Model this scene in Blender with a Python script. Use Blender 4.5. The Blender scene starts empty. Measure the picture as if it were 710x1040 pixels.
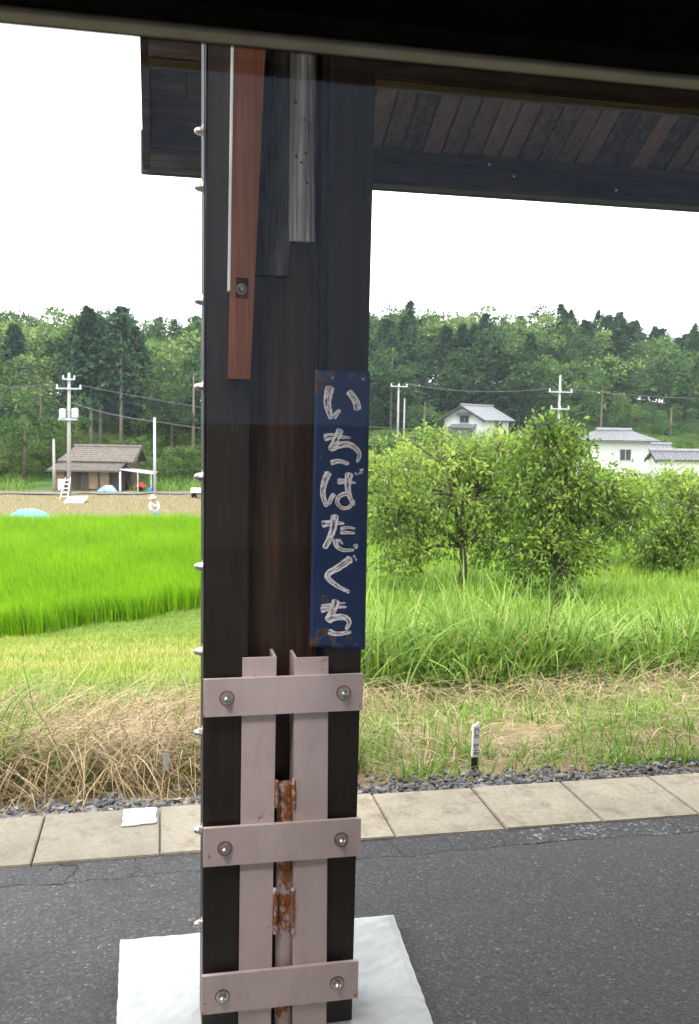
import bpy, bmesh, math, random
import numpy as np
from mathutils import Vector, Matrix, Quaternion
from math import radians as rad

rng = np.random.default_rng(11)
random.seed(11)
scn = bpy.context.scene
COL = scn.collection

# ------------------------------------------------------------------ camera
H = 1.70                       # lens height above the platform
FPX = 940.0                    # focal length in pixels of a 710 x 1040 picture
YAW, PITCH, ROLL = rad(11.6), rad(5.5), rad(0.96)
_f = Vector((math.sin(YAW)*math.cos(PITCH), math.cos(YAW)*math.cos(PITCH), -math.sin(PITCH)))
_r = Vector((math.cos(YAW), -math.sin(YAW), 0)); _u = _r.cross(_f)
RT = _r*math.cos(ROLL) + _u*math.sin(ROLL)
UP = -_r*math.sin(ROLL) + _u*math.cos(ROLL)
CAM = Vector((0, 0, H))
cd = bpy.data.cameras.new('camera'); cam = bpy.data.objects.new('camera', cd); COL.objects.link(cam)
cam.matrix_world = Matrix(((RT.x, UP.x, -_f.x, 0), (RT.y, UP.y, -_f.y, 0), (RT.z, UP.z, -_f.z, H), (0, 0, 0, 1)))
cd.sensor_fit = 'VERTICAL'; cd.sensor_height = 36.0; cd.lens = FPX/1040*36
cd.clip_start = 0.02; cd.clip_end = 6000
cd.dof.use_dof = True; cd.dof.focus_distance = 3.6
cd.dof.aperture_fstop = 9.0
scn.camera = cam

# ------------------------------------------------------------------ sky, sun, exposure
w = bpy.data.worlds.new('World'); scn.world = w; w.use_nodes = True
nt = w.node_tree; nt.nodes.clear()
SUN_EL, SUN_AZ = rad(58), rad(205)      # azimuth measured from +Y clockwise
sky = nt.nodes.new('ShaderNodeTexSky'); sky.sky_type = 'NISHITA'; sky.sun_disc = False
sky.sun_elevation = SUN_EL; sky.sun_rotation = SUN_AZ; sky.dust_density = 4.0; sky.air_density = 1.2
hs = nt.nodes.new('ShaderNodeHueSaturation'); hs.inputs['Saturation'].default_value = 0.35
mx = nt.nodes.new('ShaderNodeMix'); mx.data_type = 'RGBA'; mx.inputs['Factor'].default_value = 0.72
mx.inputs['B'].default_value = (13.6, 13.6, 13.7, 1)       # cloud deck, in the sky's own units
bg = nt.nodes.new('ShaderNodeBackground'); bg.inputs['Strength'].default_value = 0.14
wo = nt.nodes.new('ShaderNodeOutputWorld')
nt.links.new(sky.outputs[0], hs.inputs['Color']); nt.links.new(hs.outputs[0], mx.inputs['A'])
nt.links.new(mx.outputs['Result'], bg.inputs['Color']); nt.links.new(bg.outputs[0], wo.inputs[0])
sl = bpy.data.lights.new('sun', 'SUN'); sl.energy = 1.2; sl.angle = rad(14); sl.color = (1.0, 0.97, 0.92)
so = bpy.data.objects.new('sun', sl); COL.objects.link(so)
sd = Vector((math.sin(SUN_AZ)*math.cos(SUN_EL), math.cos(SUN_AZ)*math.cos(SUN_EL), math.sin(SUN_EL)))
so.rotation_euler = (-sd).to_track_quat('-Z', 'Y').to_euler(); so.location = (0, 0, 60)
vs = scn.view_settings
vs.view_transform = 'Standard'; vs.look = 'None'; vs.gamma = 1.0; vs.use_curve_mapping = False
vs.exposure = 1.25
scn.render.engine = 'CYCLES'
scn.cycles.max_bounces = 6; scn.cycles.transparent_max_bounces = 12
scn.cycles.caustics_reflective = False; scn.cycles.caustics_refractive = False

# ------------------------------------------------------------------ helpers
def ray(px, py):
    return (RT*((px-355)/FPX) + UP*((520-py)/FPX) + _f)
def at(px, py, Y):
    "the place in the world, at distance Y from the window side, seen at a photo pixel"
    d = ray(px, py); return CAM + d*(Y/d.y)
def sm(a, b, x):
    t = np.clip((np.asarray(x, float)-a)/(b-a), 0, 1); return t*t*(3-2*t)

MATS = {}
def mat(name, fn):
    if name in MATS: return MATS[name]
    m = bpy.data.materials.new(name); m.use_nodes = True
    t = m.node_tree; t.nodes.clear()
    out = t.nodes.new('ShaderNodeOutputMaterial')
    fn(t, out); MATS[name] = m; return m
def N(t, typ, **kw):
    n = t.nodes.new(typ)
    for k, v in kw.items():
        if k.startswith('_'): setattr(n, k[1:], v)
        else: n.inputs[k.replace('__', ' ')].default_value = v
    return n
def L(t, a, b): t.links.new(a, b)
def ramp(t, fac, stops):
    r = t.nodes.new('ShaderNodeValToRGB'); e = r.color_ramp.elements
    while len(e) > 1: e.remove(e[-1])
    e[0].position = stops[0][0]; e[0].color = (*stops[0][1], 1)
    for p, c in stops[1:]:
        q = e.new(p); q.color = (*c, 1)
    L(t, fac, r.inputs[0]); return r.outputs[0]
def coords(t, scale=(1, 1, 1), kind='Object', rot=(0, 0, 0)):
    tc = t.nodes.new('ShaderNodeTexCoord'); mp = t.nodes.new('ShaderNodeMapping')
    mp.inputs['Scale'].default_value = scale; mp.inputs['Rotation'].default_value = rot
    L(t, tc.outputs[kind], mp.inputs[0]); return mp.outputs[0]
def noise(t, vec, scale, detail=4, rough=.6):
    n = N(t, 'ShaderNodeTexNoise', Scale=scale, Detail=detail, Roughness=rough)
    L(t, vec, n.inputs['Vector']); return n.outputs[0]
def mixc(t, fac, a, b, mode='MIX'):
    m = t.nodes.new('ShaderNodeMix'); m.data_type = 'RGBA'; m.blend_type = mode
    for s, v in (('Factor', fac), ('A', a), ('B', b)):
        if hasattr(v, 'links'): L(t, v, m.inputs[s])
        else: m.inputs[s].default_value = v if not isinstance(v, tuple) else (*v, 1)[:4]
    return m.outputs['Result']
def math_(t, op, a, b=0.0):
    m = t.nodes.new('ShaderNodeMath'); m.operation = op
    for i, v in enumerate((a, b)):
        if hasattr(v, 'links'): L(t, v, m.inputs[i])
        else: m.inputs[i].default_value = v
    return m.outputs[0]
def pbsdf(t, out, col, rough=.6, metal=0., bump=None, bstr=.3, bdist=.002, spec=.5):
    p = t.nodes.new('ShaderNodeBsdfPrincipled')
    if hasattr(col, 'links'): L(t, col, p.inputs['Base Color'])
    else: p.inputs['Base Color'].default_value = (*col, 1)
    if hasattr(rough, 'links'): L(t, rough, p.inputs['Roughness'])
    else: p.inputs['Roughness'].default_value = rough
    p.inputs['Metallic'].default_value = metal; p.inputs['Specular IOR Level'].default_value = spec
    if bump is not None:
        b = N(t, 'ShaderNodeBump', Strength=bstr, Distance=bdist); L(t, bump, b.inputs['Height']); L(t, b.outputs[0], p.inputs['Normal'])
    L(t, p.outputs[0], out.inputs[0]); return p
def orand(t):
    return t.nodes.new('ShaderNodeObjectInfo').outputs['Random']

def simple(name, col, rough=.6, metal=0., var=.25, scale=8., bump=.2, spec=.5):
    def fn(t, out):
        c = coords(t); n = noise(t, c, scale, 5)
        a = tuple(x*(1-var) for x in col); b = tuple(min(1, x*(1+var)) for x in col)
        pbsdf(t, out, ramp(t, n, [(.3, a), (.7, b)]), rough, metal, n, bump, .004, spec)
    return mat(name, fn)

def wood(name, dark, light, rough=.55, grain=(30, 30, 1.2), bstr=.35, spec=.3, varamt=.35):
    def fn(t, out):
        c = coords(t, grain); r = orand(t)
        ad = t.nodes.new('ShaderNodeVectorMath'); ad.operation = 'ADD'
        cb = t.nodes.new('ShaderNodeCombineXYZ'); L(t, math_(t, 'MULTIPLY', r, 40.), cb.inputs[0]); L(t, math_(t, 'MULTIPLY', r, 17.), cb.inputs[2])
        L(t, c, ad.inputs[0]); L(t, cb.outputs[0], ad.inputs[1])
        n1 = noise(t, ad.outputs[0], 1.0, 6, .65); n2 = noise(t, ad.outputs[0], 4.0, 3, .6)
        n3 = noise(t, coords(t), 3.0, 3)
        g = math_(t, 'ADD', math_(t, 'MULTIPLY', n1, .7), math_(t, 'MULTIPLY', n2, .3))
        g = math_(t, 'ADD', g, math_(t, 'MULTIPLY', math_(t, 'SUBTRACT', r, .5), varamt))
        g = math_(t, 'ADD', g, math_(t, 'MULTIPLY', math_(t, 'SUBTRACT', n3, .5), .3))
        pbsdf(t, out, ramp(t, g, [(.3, dark), (.72, light)]), rough, 0, n2, bstr, .002, spec)
    return mat(name, fn)

# ---- mesh makers
def newobj(name, me, m=None, parent=None):
    if m is not None: me.materials.append(m)
    o = bpy.data.objects.new(name, me); COL.objects.link(o)
    if parent is not None:
        o.parent = parent; 
        o.matrix_parent_inverse = world_inv(parent)
    return o
def world_inv(p):
    "parts are modelled in place: only a root carries a transform, parts carry none"
    return p.matrix_basis.inverted() if p.parent is None else Matrix.Identity(4)
def tag(o, label=None, cat=None, group=None, kind=None):
    if label: o['label'] = label
    if cat: o['category'] = cat
    if group: o['group'] = group
    if kind: o['kind'] = kind
    return o
def empty(name, loc, label, cat, group=None, rz=0):
    o = bpy.data.objects.new(name, None); COL.objects.link(o); o.location = loc; o.rotation_euler = (0, 0, rz)
    o.empty_display_size = .2
    o.matrix_basis = Matrix.LocRotScale(Vector(loc), Quaternion((0, 0, 1), rz), None)
    return tag(o, label, cat, group)

class MB:
    "collects shapes, in world or local coordinates, and links them as one mesh object"
    def __init__(s): s.v = []; s.f = []
    def add(s, vs, fs):
        k = len(s.v); s.v += [tuple(v) for v in vs]; s.f += [tuple(i+k for i in f) for f in fs]; return s
    def hexa(s, p):   # 8 corners: bottom ring 0-3, top ring 4-7
        return s.add(p, [(3, 2, 1, 0), (4, 5, 6, 7), (0, 1, 5, 4), (1, 2, 6, 5), (2, 3, 7, 6), (3, 0, 4, 7)])
    def box(s, x0, x1, y0, y1, z0, z1):
        return s.hexa([(x0, y0, z0), (x1, y0, z0), (x1, y1, z0), (x0, y1, z0), (x0, y0, z1), (x1, y0, z1), (x1, y1, z1), (x0, y1, z1)])
    def tube(s, pts, radii, n=8, cap=True):
        pts = [Vector(p) for p in pts]
        if not hasattr(radii, '__len__'): radii = [radii]*len(pts)
        k = len(s.v); ref = None
        for i, p in enumerate(pts):
            d = (pts[min(i+1, len(pts)-1)]-pts[max(i-1, 0)]).normalized()
            if ref is None: ref = Vector((0, 0, 1)) if abs(d.z) < .9 else Vector((1, 0, 0))
            a = d.cross(ref).normalized(); b = d.cross(a).normalized(); ref = -b if False else ref
            for j in range(n):
                t = 2*math.pi*j/n; s.v.append(tuple(p+(a*math.cos(t)+b*math.sin(t))*radii[i]))
        for i in range(len(pts)-1):
            for j in range(n):
                a0 = k+i*n+j; a1 = k+i*n+(j+1) % n; s.f.append((a0, a1, a1+n, a0+n))
        if cap:
            s.f.append(tuple(k+j for j in range(n))[::-1]); s.f.append(tuple(k+(len(pts)-1)*n+j for j in range(n)))
        return s
    def lathe(s, c, axis, prof, n=16):
        "prof: list of (distance along axis, radius)"
        axis = Vector(axis).normalized(); c = Vector(c)
        ref = Vector((0, 0, 1)) if abs(axis.z) < .9 else Vector((1, 0, 0))
        a = axis.cross(ref).normalized(); b = axis.cross(a).normalized(); k = len(s.v)
        for (h, r) in prof:
            for j in range(n):
                t = 2*math.pi*j/n; s.v.append(tuple(c+axis*h+(a*math.cos(t)+b*math.sin(t))*r))
        for i in range(len(prof)-1):
            for j in range(n):
                a0 = k+i*n+j; a1 = k+i*n+(j+1) % n; s.f.append((a0, a1, a1+n, a0+n))
        s.f.append(tuple(k+(len(prof)-1)*n+j for j in range(n)))
        return s
    def build(s, name, m, parent=None, bevel=0, smooth=False, seg=2):
        me = bpy.data.meshes.new(name); me.from_pydata(s.v, [], s.f)
        bm = bmesh.new(); bm.from_mesh(me)
        bmesh.ops.recalc_face_normals(bm, faces=bm.faces)
        if bevel:
            ed = [e for e in bm.edges if len(e.link_faces) == 2 and e.calc_face_angle(0) > .5]
            bmesh.ops.bevel(bm, geom=ed, offset=bevel, segments=seg, affect='EDGES', clamp_overlap=True)
        bm.to_mesh(me); bm.free()
        if smooth: me.polygons.foreach_set('use_smooth', [True]*len(me.polygons))
        return newobj(name, me, m, parent)

def npmesh(name, V, F, m, parent=None, attrs=None, smooth=False):
    "V (n,3), F (k,4) or (k,3); attrs: name -> per-vertex float array"
    me = bpy.data.meshes.new(name); V = np.ascontiguousarray(V, np.float32); F = np.ascontiguousarray(F, np.int32)
    me.vertices.add(len(V)); me.vertices.foreach_set('co', V.ravel())
    q = F.shape[1]; me.loops.add(F.size); me.loops.foreach_set('vertex_index', F.ravel())
    me.polygons.add(len(F)); me.polygons.foreach_set('loop_start', np.arange(0, F.size, q, dtype=np.int32))
    me.polygons.foreach_set('use_smooth', np.full(len(F), smooth))
    for k, a in (attrs or {}).items():
        at_ = me.attributes.new(k, 'FLOAT', 'POINT'); at_.data.foreach_set('value', np.ascontiguousarray(a, np.float32))
    me.update(calc_edges=True)
    return newobj(name, me, m, parent)

def blades(P, length, width, lean_dir, lean, curve, seg=3, tint=None):
    "curved grass blades: P (n,3) roots; lean (n) first angle from vertical, curve (n) extra bend; returns V,F,attrs"
    n = len(P); t = np.linspace(0, 1, seg+1)
    ang = lean[:, None]+curve[:, None]*t[None, :]
    step = (length/seg)[:, None]
    hx = np.concatenate([np.zeros((n, 1)), np.cumsum(np.sin(ang[:, :-1])*step, 1)], 1)
    hz = np.concatenate([np.zeros((n, 1)), np.cumsum(np.cos(ang[:, :-1])*step, 1)], 1)
    cx, sx = np.cos(lean_dir), np.sin(lean_dir)
    C = np.stack([P[:, 0:1]+cx[:, None]*hx, P[:, 1:2]+sx[:, None]*hx, P[:, 2:3]+hz], -1)
    wd = width[:, None]*(1-.93*t[None, :]**1.6)*.5
    ta = rng.uniform(-.7, .7, n)+lean_dir+np.pi/2
    S = np.stack([np.cos(ta), np.sin(ta), np.zeros(n)], -1)[:, None, :]*wd[..., None]
    V = np.stack([C-S, C+S], 2).reshape(-1, 3)
    base = (np.arange(n)*(seg+1)*2)[:, None, None]; i = np.arange(seg)[None, :, None]*2
    F = (base+i+np.array([0, 1, 3, 2])[None, None, :]).reshape(-1, 4)
    if tint is None: tint = rng.random(n)
    A = {'tint': np.repeat(tint, (seg+1)*2), 'along': np.tile(np.repeat(t, 2), n)}
    return V, F, A

def cat(parts):
    Vs, Fs, As = [], [], {}; k = 0
    for V, F, A in parts:
        Vs.append(V); Fs.append(F+k); k += len(V)
        for a, b in A.items(): As.setdefault(a, []).append(b)
    return np.concatenate(Vs), np.concatenate(Fs), {a: np.concatenate(b) for a, b in As.items()}

def leafmat(name, stops, trans=.35, tipdark=None, rough=.5, spec=.25):
    def fn(t, out):
        a = N(t, 'ShaderNodeAttribute', _attribute_name='tint')
        c = ramp(t, a.outputs['Fac'], stops)
        p = N(t, 'ShaderNodeBsdfPrincipled', Roughness=rough); p.inputs['Specular IOR Level'].default_value = spec
        tr = t.nodes.new('ShaderNodeBsdfTranslucent'); ms = N(t, 'ShaderNodeMixShader', Fac=trans)
        L(t, c, p.inputs['Base Color']); L(t, c, tr.inputs[0])
        L(t, p.outputs[0], ms.inputs[1]); L(t, tr.outputs[0], ms.inputs[2]); L(t, ms.outputs[0], out.inputs[0])
    return mat(name, fn)

# ------------------------------------------------------------------ terrain
def onz(px, py, z): d = ray(px, py); return CAM+d*((z-H)/d.z)
YI, YO = onz(355, 854.5, 0).y, onz(355, 808.5, 0).y      # inner and outer edge of the slab course (about 3.6 and 4.0 m)
LY = [YO+.1, 26.0, 84, 158, 400, 1500]; LZ = [-.12, -4.3, -4.3, 5.2, 5.0, 0]
RY = [YO+.1, 10, 16, 50, 72, 108, 158, 400, 1500]; RZ = [-.12, -1.05, -1.3, -2.2, -2.6, -1.0, 7.6, 6.0, 0]
def ground(X, Y):
    X = np.asarray(X, float); Y = np.asarray(Y, float)
    zl = np.interp(Y, LY, LZ); zr = np.interp(Y, RY, RZ)
    e = .5+.08*Y; wgt = sm(-1.2, 1.2, X-e)
    z = zl*(1-wgt)+zr*wgt
    bump = .05*np.sin(X*1.7+Y*.9)*np.sin(Y*1.3-X*.6)+.03*np.sin(X*4.1+1)*np.sin(Y*3.7)
    far = sm(100, 160, Y)
    z = z+bump*sm(YO+.2, 6, Y)*(1-far)+far*(.4*np.sin(X*.045+.6)+.7*np.sin(X*.11+Y*.03)+2.*np.exp(-((X-62)/18)**2))
    z = z-far*sm(65, 95, X)*1.6
    return np.where(Y < YO+.01, -1.05, z)
def gz(x, y): return float(ground(x, y))

xs = np.unique(np.concatenate([np.linspace(-1500, -60, 12), np.linspace(-60, -8, 30), np.linspace(-8, 14, 90), np.linspace(14, 120, 50), np.linspace(120, 1500, 12)]))
ys = np.unique(np.concatenate([np.linspace(-900, 0, 8), [YO-.01, YO+.02], np.linspace(YO+.12, 32, 110), np.linspace(32, 170, 80), np.linspace(170, 1500, 12)]))
GX, GY = np.meshgrid(xs, ys); GZ = ground(GX, GY)
nx, ny = len(xs), len(ys)
ii = (np.arange(ny-1)[:, None]*nx+np.arange(nx-1)[None, :]).ravel()
def ground_fn(t, out):
    c = coords(t); g = t.nodes.new('ShaderNodeNewGeometry'); sp = t.nodes.new('ShaderNodeSeparateXYZ'); L(t, g.outputs['Position'], sp.inputs[0])
    n1 = noise(t, c, .5, 6); n2 = noise(t, c, 6, 6, .7)
    green = ramp(t, n2, [(.3, (.045, .085, .014)), (.55, (.12, .2, .035)), (.8, (.24, .24, .085))])
    dry = ramp(t, n2, [(.25, (.09, .06, .032)), (.6, (.28, .215, .12)), (.85, (.4, .31, .19))])
    soil = ramp(t, n2, [(.3, (.13, .095, .06)), (.7, (.24, .185, .115))])
    brush = ramp(t, n1, [(.35, (.03, .07, .02)), (.65, (.09, .17, .04))])
    y = math_(t, 'ADD', sp.outputs[1], math_(t, 'MULTIPLY', math_(t, 'SUBTRACT', n1, .5), 3.))
    def step(a, b):
        m = t.nodes.new('ShaderNodeMapRange'); m.inputs['From Min'].default_value = a; m.inputs['From Max'].default_value = b; L(t, y, m.inputs[0]); return m.outputs[0]
    col = mixc(t, step(6.6, 8.6), dry, green)
    # bare valley soil on the far side of the paddy only (low X)
    x = sp.outputs[0]; low = t.nodes.new('ShaderNodeMapRange'); low.inputs['From Min'].default_value = 9; low.inputs['From Max'].default_value = 5; L(t, x, low.inputs[0])
    col = mixc(t, math_(t, 'MULTIPLY', math_(t, 'MULTIPLY', step(48, 52), low.outputs[0]), .9), col, soil)
    col = mixc(t, step(78, 83), col, brush)
    pbsdf(t, out, col, .95, 0, n2, .6, .05, .1)
terr = npmesh('ground', np.stack([GX.ravel(), GY.ravel(), GZ.ravel()], -1), np.stack([ii, ii+1, ii+nx+1, ii+nx], -1), mat('meadow', ground_fn), smooth=True)
tag(terr, kind='structure')

# ------------------------------------------------------------------ platform
print('slab course', YI, YO)
def asphalt_fn(t, out):
    c = coords(t)
    v = N(t, 'ShaderNodeTexVoronoi', Scale=170.); L(t, c, v.inputs['Vector'])
    v2 = N(t, 'ShaderNodeTexVoronoi', Scale=120.); L(t, c, v2.inputs['Vector'])
    n1 = noise(t, c, 1.6, 5, .6); n2 = noise(t, c, 40, 5, .75)
    base = ramp(t, n1, [(.32, (.038, .0375, .039)), (.5, (.066, .065, .066)), (.72, (.092, .089, .087))])
    sp = ramp(t, v2.outputs['Color'], [(.0, (.55, .55, .55)), (.72, (1.05, 1.05, 1.05)), (.88, (1.6, 1.6, 1.6)), (.955, (2.6, 2.6, 2.6))])
    col = mixc(t, 1.0, base, sp, 'MULTIPLY')
    col = mixc(t, math_(t, 'MULTIPLY', n2, .5), col, mixc(t, 1.0, col, (.45, .45, .45), 'MULTIPLY'))
    wear = math_(t, 'GREATER_THAN', noise(t, c, 2.3, 9, .85), .70)
    col = mixc(t, math_(t, 'MULTIPLY', wear, .5), col, (.24, .24, .24))
    h = math_(t, 'ADD', v2.outputs['Distance'], math_(t, 'MULTIPLY', n2, .6))
    pbsdf(t, out, col, ramp(t, n1, [(.3, (.6,)*3), (.7, (.85,)*3)]), 0, h, .7, .0025, .3)
ASPH = mat('asphalt', asphalt_fn)
plat = MB().box(-30, 60, 1.05, YO-.004, -1.06, -.022).build('platform', simple('platform_concrete', (.25, .24, .22)))
tag(plat, kind='structure')
# asphalt: main surface with a ragged far edge, then a crack, then a narrow seam course
xe = np.concatenate([[-30], np.arange(-3, 8, .03), [60]])
rag = .010*np.sin(xe*5)+.005*np.sin(xe*23+1)+np.cumsum(rng.normal(0, .003, len(xe)))*.25+rng.normal(0, .003, len(xe))
edge = YI-.155+rag; crack = .003+.006*np.abs(np.sin(xe*3.1))*rng.random(len(xe))+rng.random(len(xe))*.002
def strip(y0, y1, z0, z1):
    n = len(xe); V = np.concatenate([np.stack([xe, y0, np.full(n, z1)], -1), np.stack([xe, y1, np.full(n, z1)], -1), np.stack([xe, y0, np.full(n, z0)], -1), np.stack([xe, y1, np.full(n, z0)], -1)])
    i = np.arange(n-1)
    F = np.concatenate([np.stack([i, i+1, i+1+n, i+n], -1), np.stack([i+2*n, i+1+2*n, i+1, i], -1), np.stack([i+n, i+1+n, i+1+3*n, i+3*n], -1)])
    return V, F
V, F = strip(np.full(len(xe), 1.05), edge, -.02, 0.0)
npmesh('asphalt_surface', V, F, ASPH, plat)
def seam_fn(t, out):
    c = coords(t); v2 = N(t, 'ShaderNodeTexVoronoi', Scale=120.); L(t, c, v2.inputs['Vector'])
    base = ramp(t, v2.outputs['Color'], [(0, (.028, .028, .03)), (.8, (.066, .066, .07)), (.95, (.13, .13, .13))])
    sp = t.nodes.new('ShaderNodeSeparateXYZ'); L(t, c, sp.inputs[0])
    big = noise(t, c, 3.0, 3); fine = noise(t, c, 38, 5, .75)
    side = t.nodes.new('ShaderNodeMapRange'); side.inputs['From Min'].default_value = .6; side.inputs['From Max'].default_value = 1.6; L(t, sp.outputs[0], side.inputs[0])
    wear = math_(t, 'GREATER_THAN', math_(t, 'ADD', math_(t, 'MULTIPLY', big, math_(t, 'MULTIPLY', side.outputs[0], .5)), fine), .83)
    col = mixc(t, math_(t, 'MULTIPLY', wear, .5), base, (.5, .5, .49))
    # cross cracks
    wv = N(t, 'ShaderNodeTexWave', Scale=1.1, Distortion=14., Detail=5.); L(t, c, wv.inputs['Vector'])
    cr = math_(t, 'LESS_THAN', wv.outputs['Fac'], .002)
    col = mixc(t, cr, col, (.016, .016, .016))
    pbsdf(t, out, col, .8, 0, math_(t, 'SUBTRACT', v2.outputs['Distance'], cr), .7, .0025, .3)
V, F = strip(edge+crack, np.full(len(xe), YI-.004)+rng.normal(0, .002, len(xe)), -.02, -.001)
npmesh('asphalt_seam', V, F, mat('asphalt_seam', seam_fn), plat)

def slab_fn(t, out):
    c = coords(t); n1 = noise(t, c, 2.5, 5); n2 = noise(t, c, 60, 5, .7); r = orand(t)
    gn = t.nodes.new('ShaderNodeNewGeometry'); sp = t.nodes.new('ShaderNodeSeparateXYZ'); L(t, gn.outputs['Position'], sp.inputs[0])
    old = t.nodes.new('ShaderNodeMapRange'); old.inputs['From Min'].default_value = -.1; old.inputs['From Max'].default_value = .5; L(t, sp.outputs[0], old.inputs[0])
    grey = ramp(t, n1, [(.3, (.2, .178, .14)), (.7, (.29, .262, .212))])
    sand = ramp(t, n1, [(.3, (.37, .32, .235)), (.7, (.50, .445, .345))])
    col = mixc(t, old.outputs[0], grey, sand)
    col = mixc(t, math_(t, 'MULTIPLY', math_(t, 'SUBTRACT', n2, .3), 1.6), col, mixc(t, 1., col, (.5, .48, .45), 'MULTIPLY'))
    col = mixc(t, math_(t, 'MULTIPLY', r, .25), col, (.25, .23, .19))
    dirt = ramp(t, noise(t, c, 7, 9, .78), [(.5, (0,)*3), (.68, (1,)*3)])
    col = mixc(t, math_(t, 'MULTIPLY', dirt, .7), col, (.13, .105, .07))
    pbsdf(t, out, col, .85, 0, n2, .35, .002, .2)
SLAB = mat('slab_concrete', slab_fn)
def joint_x(px, py): return at(px, py, 0.0001 + (YI+YO)/2).x
# joints measured along the course (metres), from slab pictures
mid = lambda a, b: (at(*a, YO).x+at(*b, YI).x)/2
J = [mid((45, 832), (33, 878)), mid((163, 822), (162, 867)), mid((379, 806), (400, 850)), mid((478, 798), (515, 840)), mid((569, 795), (613, 832)), mid((660, 788), (708, 826))]
J.insert(2, (J[1]+J[2])/2)
wl = J[1]-J[0]; wr = J[5]-J[4]
J = [J[0]-wl*k for k in range(6, 0, -1)]+J+[J[-1]+wr*k for k in range(1, 12)]
J = [-30]+J+[60]
for i in range(len(J)-1):
    a, b = J[i]+.0035, J[i+1]-.0035
    dz = random.uniform(-.003, .003); tl = random.uniform(-.002, .002)
    m = MB().hexa([(a, YI, -.06), (b, YI, -.06), (b, YO, -.06), (a, YO, -.06), (a, YI, .006+dz), (b, YI, .006+dz+tl), (b, YO, .006+dz+tl), (a, YO, .006+dz)])
    m.build('paving_slab', SLAB, plat, bevel=.004)
def paint_fn(t, out):
    c = coords(t); n = noise(t, c, 50, 6, .7); n2 = noise(t, c, 6, 4)
    pbsdf(t, out, ramp(t, math_(t, 'ADD', math_(t, 'MULTIPLY', n, .6), math_(t, 'MULTIPLY', n2, .4)), [(.33, (.36, .35, .33)), (.47, (.56, .56, .56))]), .6, 0, n, .2, .002)
PAINT = mat('white_paint', paint_fn)
p0 = at(126, 823, YO); p1 = at(162, 821, YO)
ypm = YO-.17; p2 = at(162, 843, ypm); p3 = at(124, 846, ypm)
m = MB()
ring = []
for (a, b) in (((p0.x, YO-.012), (p1.x-.012, YO-.012)), ((p1.x-.012, YO-.012), (p2.x-.012, ypm)), ((p2.x-.012, ypm), (p3.x, ypm-.012)), ((p3.x, ypm-.012), (p0.x, YO-.012))):
    for k in range(8):
        f = k/8; ring.append((a[0]+(b[0]-a[0])*f+random.uniform(-.0035, .0035), a[1]+(b[1]-a[1])*f+random.uniform(-.0035, .0035), .0135))
nr = len(ring); m.add(ring+[(x, y, .009) for x, y, z in ring], [tuple(range(nr))]+[(i, (i+1) % nr, nr+(i+1) % nr, nr+i) for i in range(nr)])
m.build('painted_mark', PAINT, plat)

# gravel behind the slabs
def stone_verts():
    bm = bmesh.new(); bmesh.ops.create_icosphere(bm, subdivisions=1, radius=1)
    v = np.array([x.co[:] for x in bm.verts]); f = np.array([[q.index for q in x.verts] for x in bm.faces]); bm.free(); return v, f
SV, SF = stone_verts()
ns = 9500
gx = rng.uniform(-1.6, 5.4, ns); gy = YO+.012+np.abs(rng.normal(0, .26, ns)); gy = np.minimum(gy, YO+.42+.35*rng.random(ns))
sc = rng.uniform(.007, .017, ns)
Vg = np.repeat(SV[None], ns, 0)*(1+rng.normal(0, .3, (ns, len(SV), 1)))
Vg *= (sc[:, None]*np.stack([rng.uniform(.8, 1.5, ns), rng.uniform(.7, 1.2, ns), rng.uniform(.5, .9, ns)], -1))[:, None, :]
a = rng.uniform(0, 6.28, ns); ca, sa = np.cos(a)[:, None], np.sin(a)[:, None]
Vg = np.stack([Vg[..., 0]*ca-Vg[..., 1]*sa, Vg[..., 0]*sa+Vg[..., 1]*ca, Vg[..., 2]], -1)
gzv = np.maximum(ground(gx, gy), -.10-.2*(gy-YO))+sc*.3+.012+rng.random(ns)*.035
Vg += np.stack([gx, gy, gzv], -1)[:, None, :]
def gravel_fn(t, out):
    a = N(t, 'ShaderNodeAttribute', _attribute_name='tint'); n = noise(t, coords(t), 60, 4)
    c = ramp(t, a.outputs['Fac'], [(0, (.07, .072, .076)), (.5, (.16, .162, .168)), (.8, (.25, .248, .248)), (1, (.36, .33, .28))])
    pbsdf(t, out, mixc(t, n, c, mixc(t, 1., c, (.6, .6, .6), 'MULTIPLY')), .85, 0, n, .3, .003, .3)
g = npmesh('gravel', Vg.reshape(-1, 3), (SF[None]+(np.arange(ns)*len(SV))[:, None, None]).reshape(-1, 3), mat('gravel', gravel_fn), attrs={'tint': np.repeat(rng.random(ns), len(SV))})
tag(g, 'grey crushed stone along the outer edge of the paving', 'gravel', kind='stuff')

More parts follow.
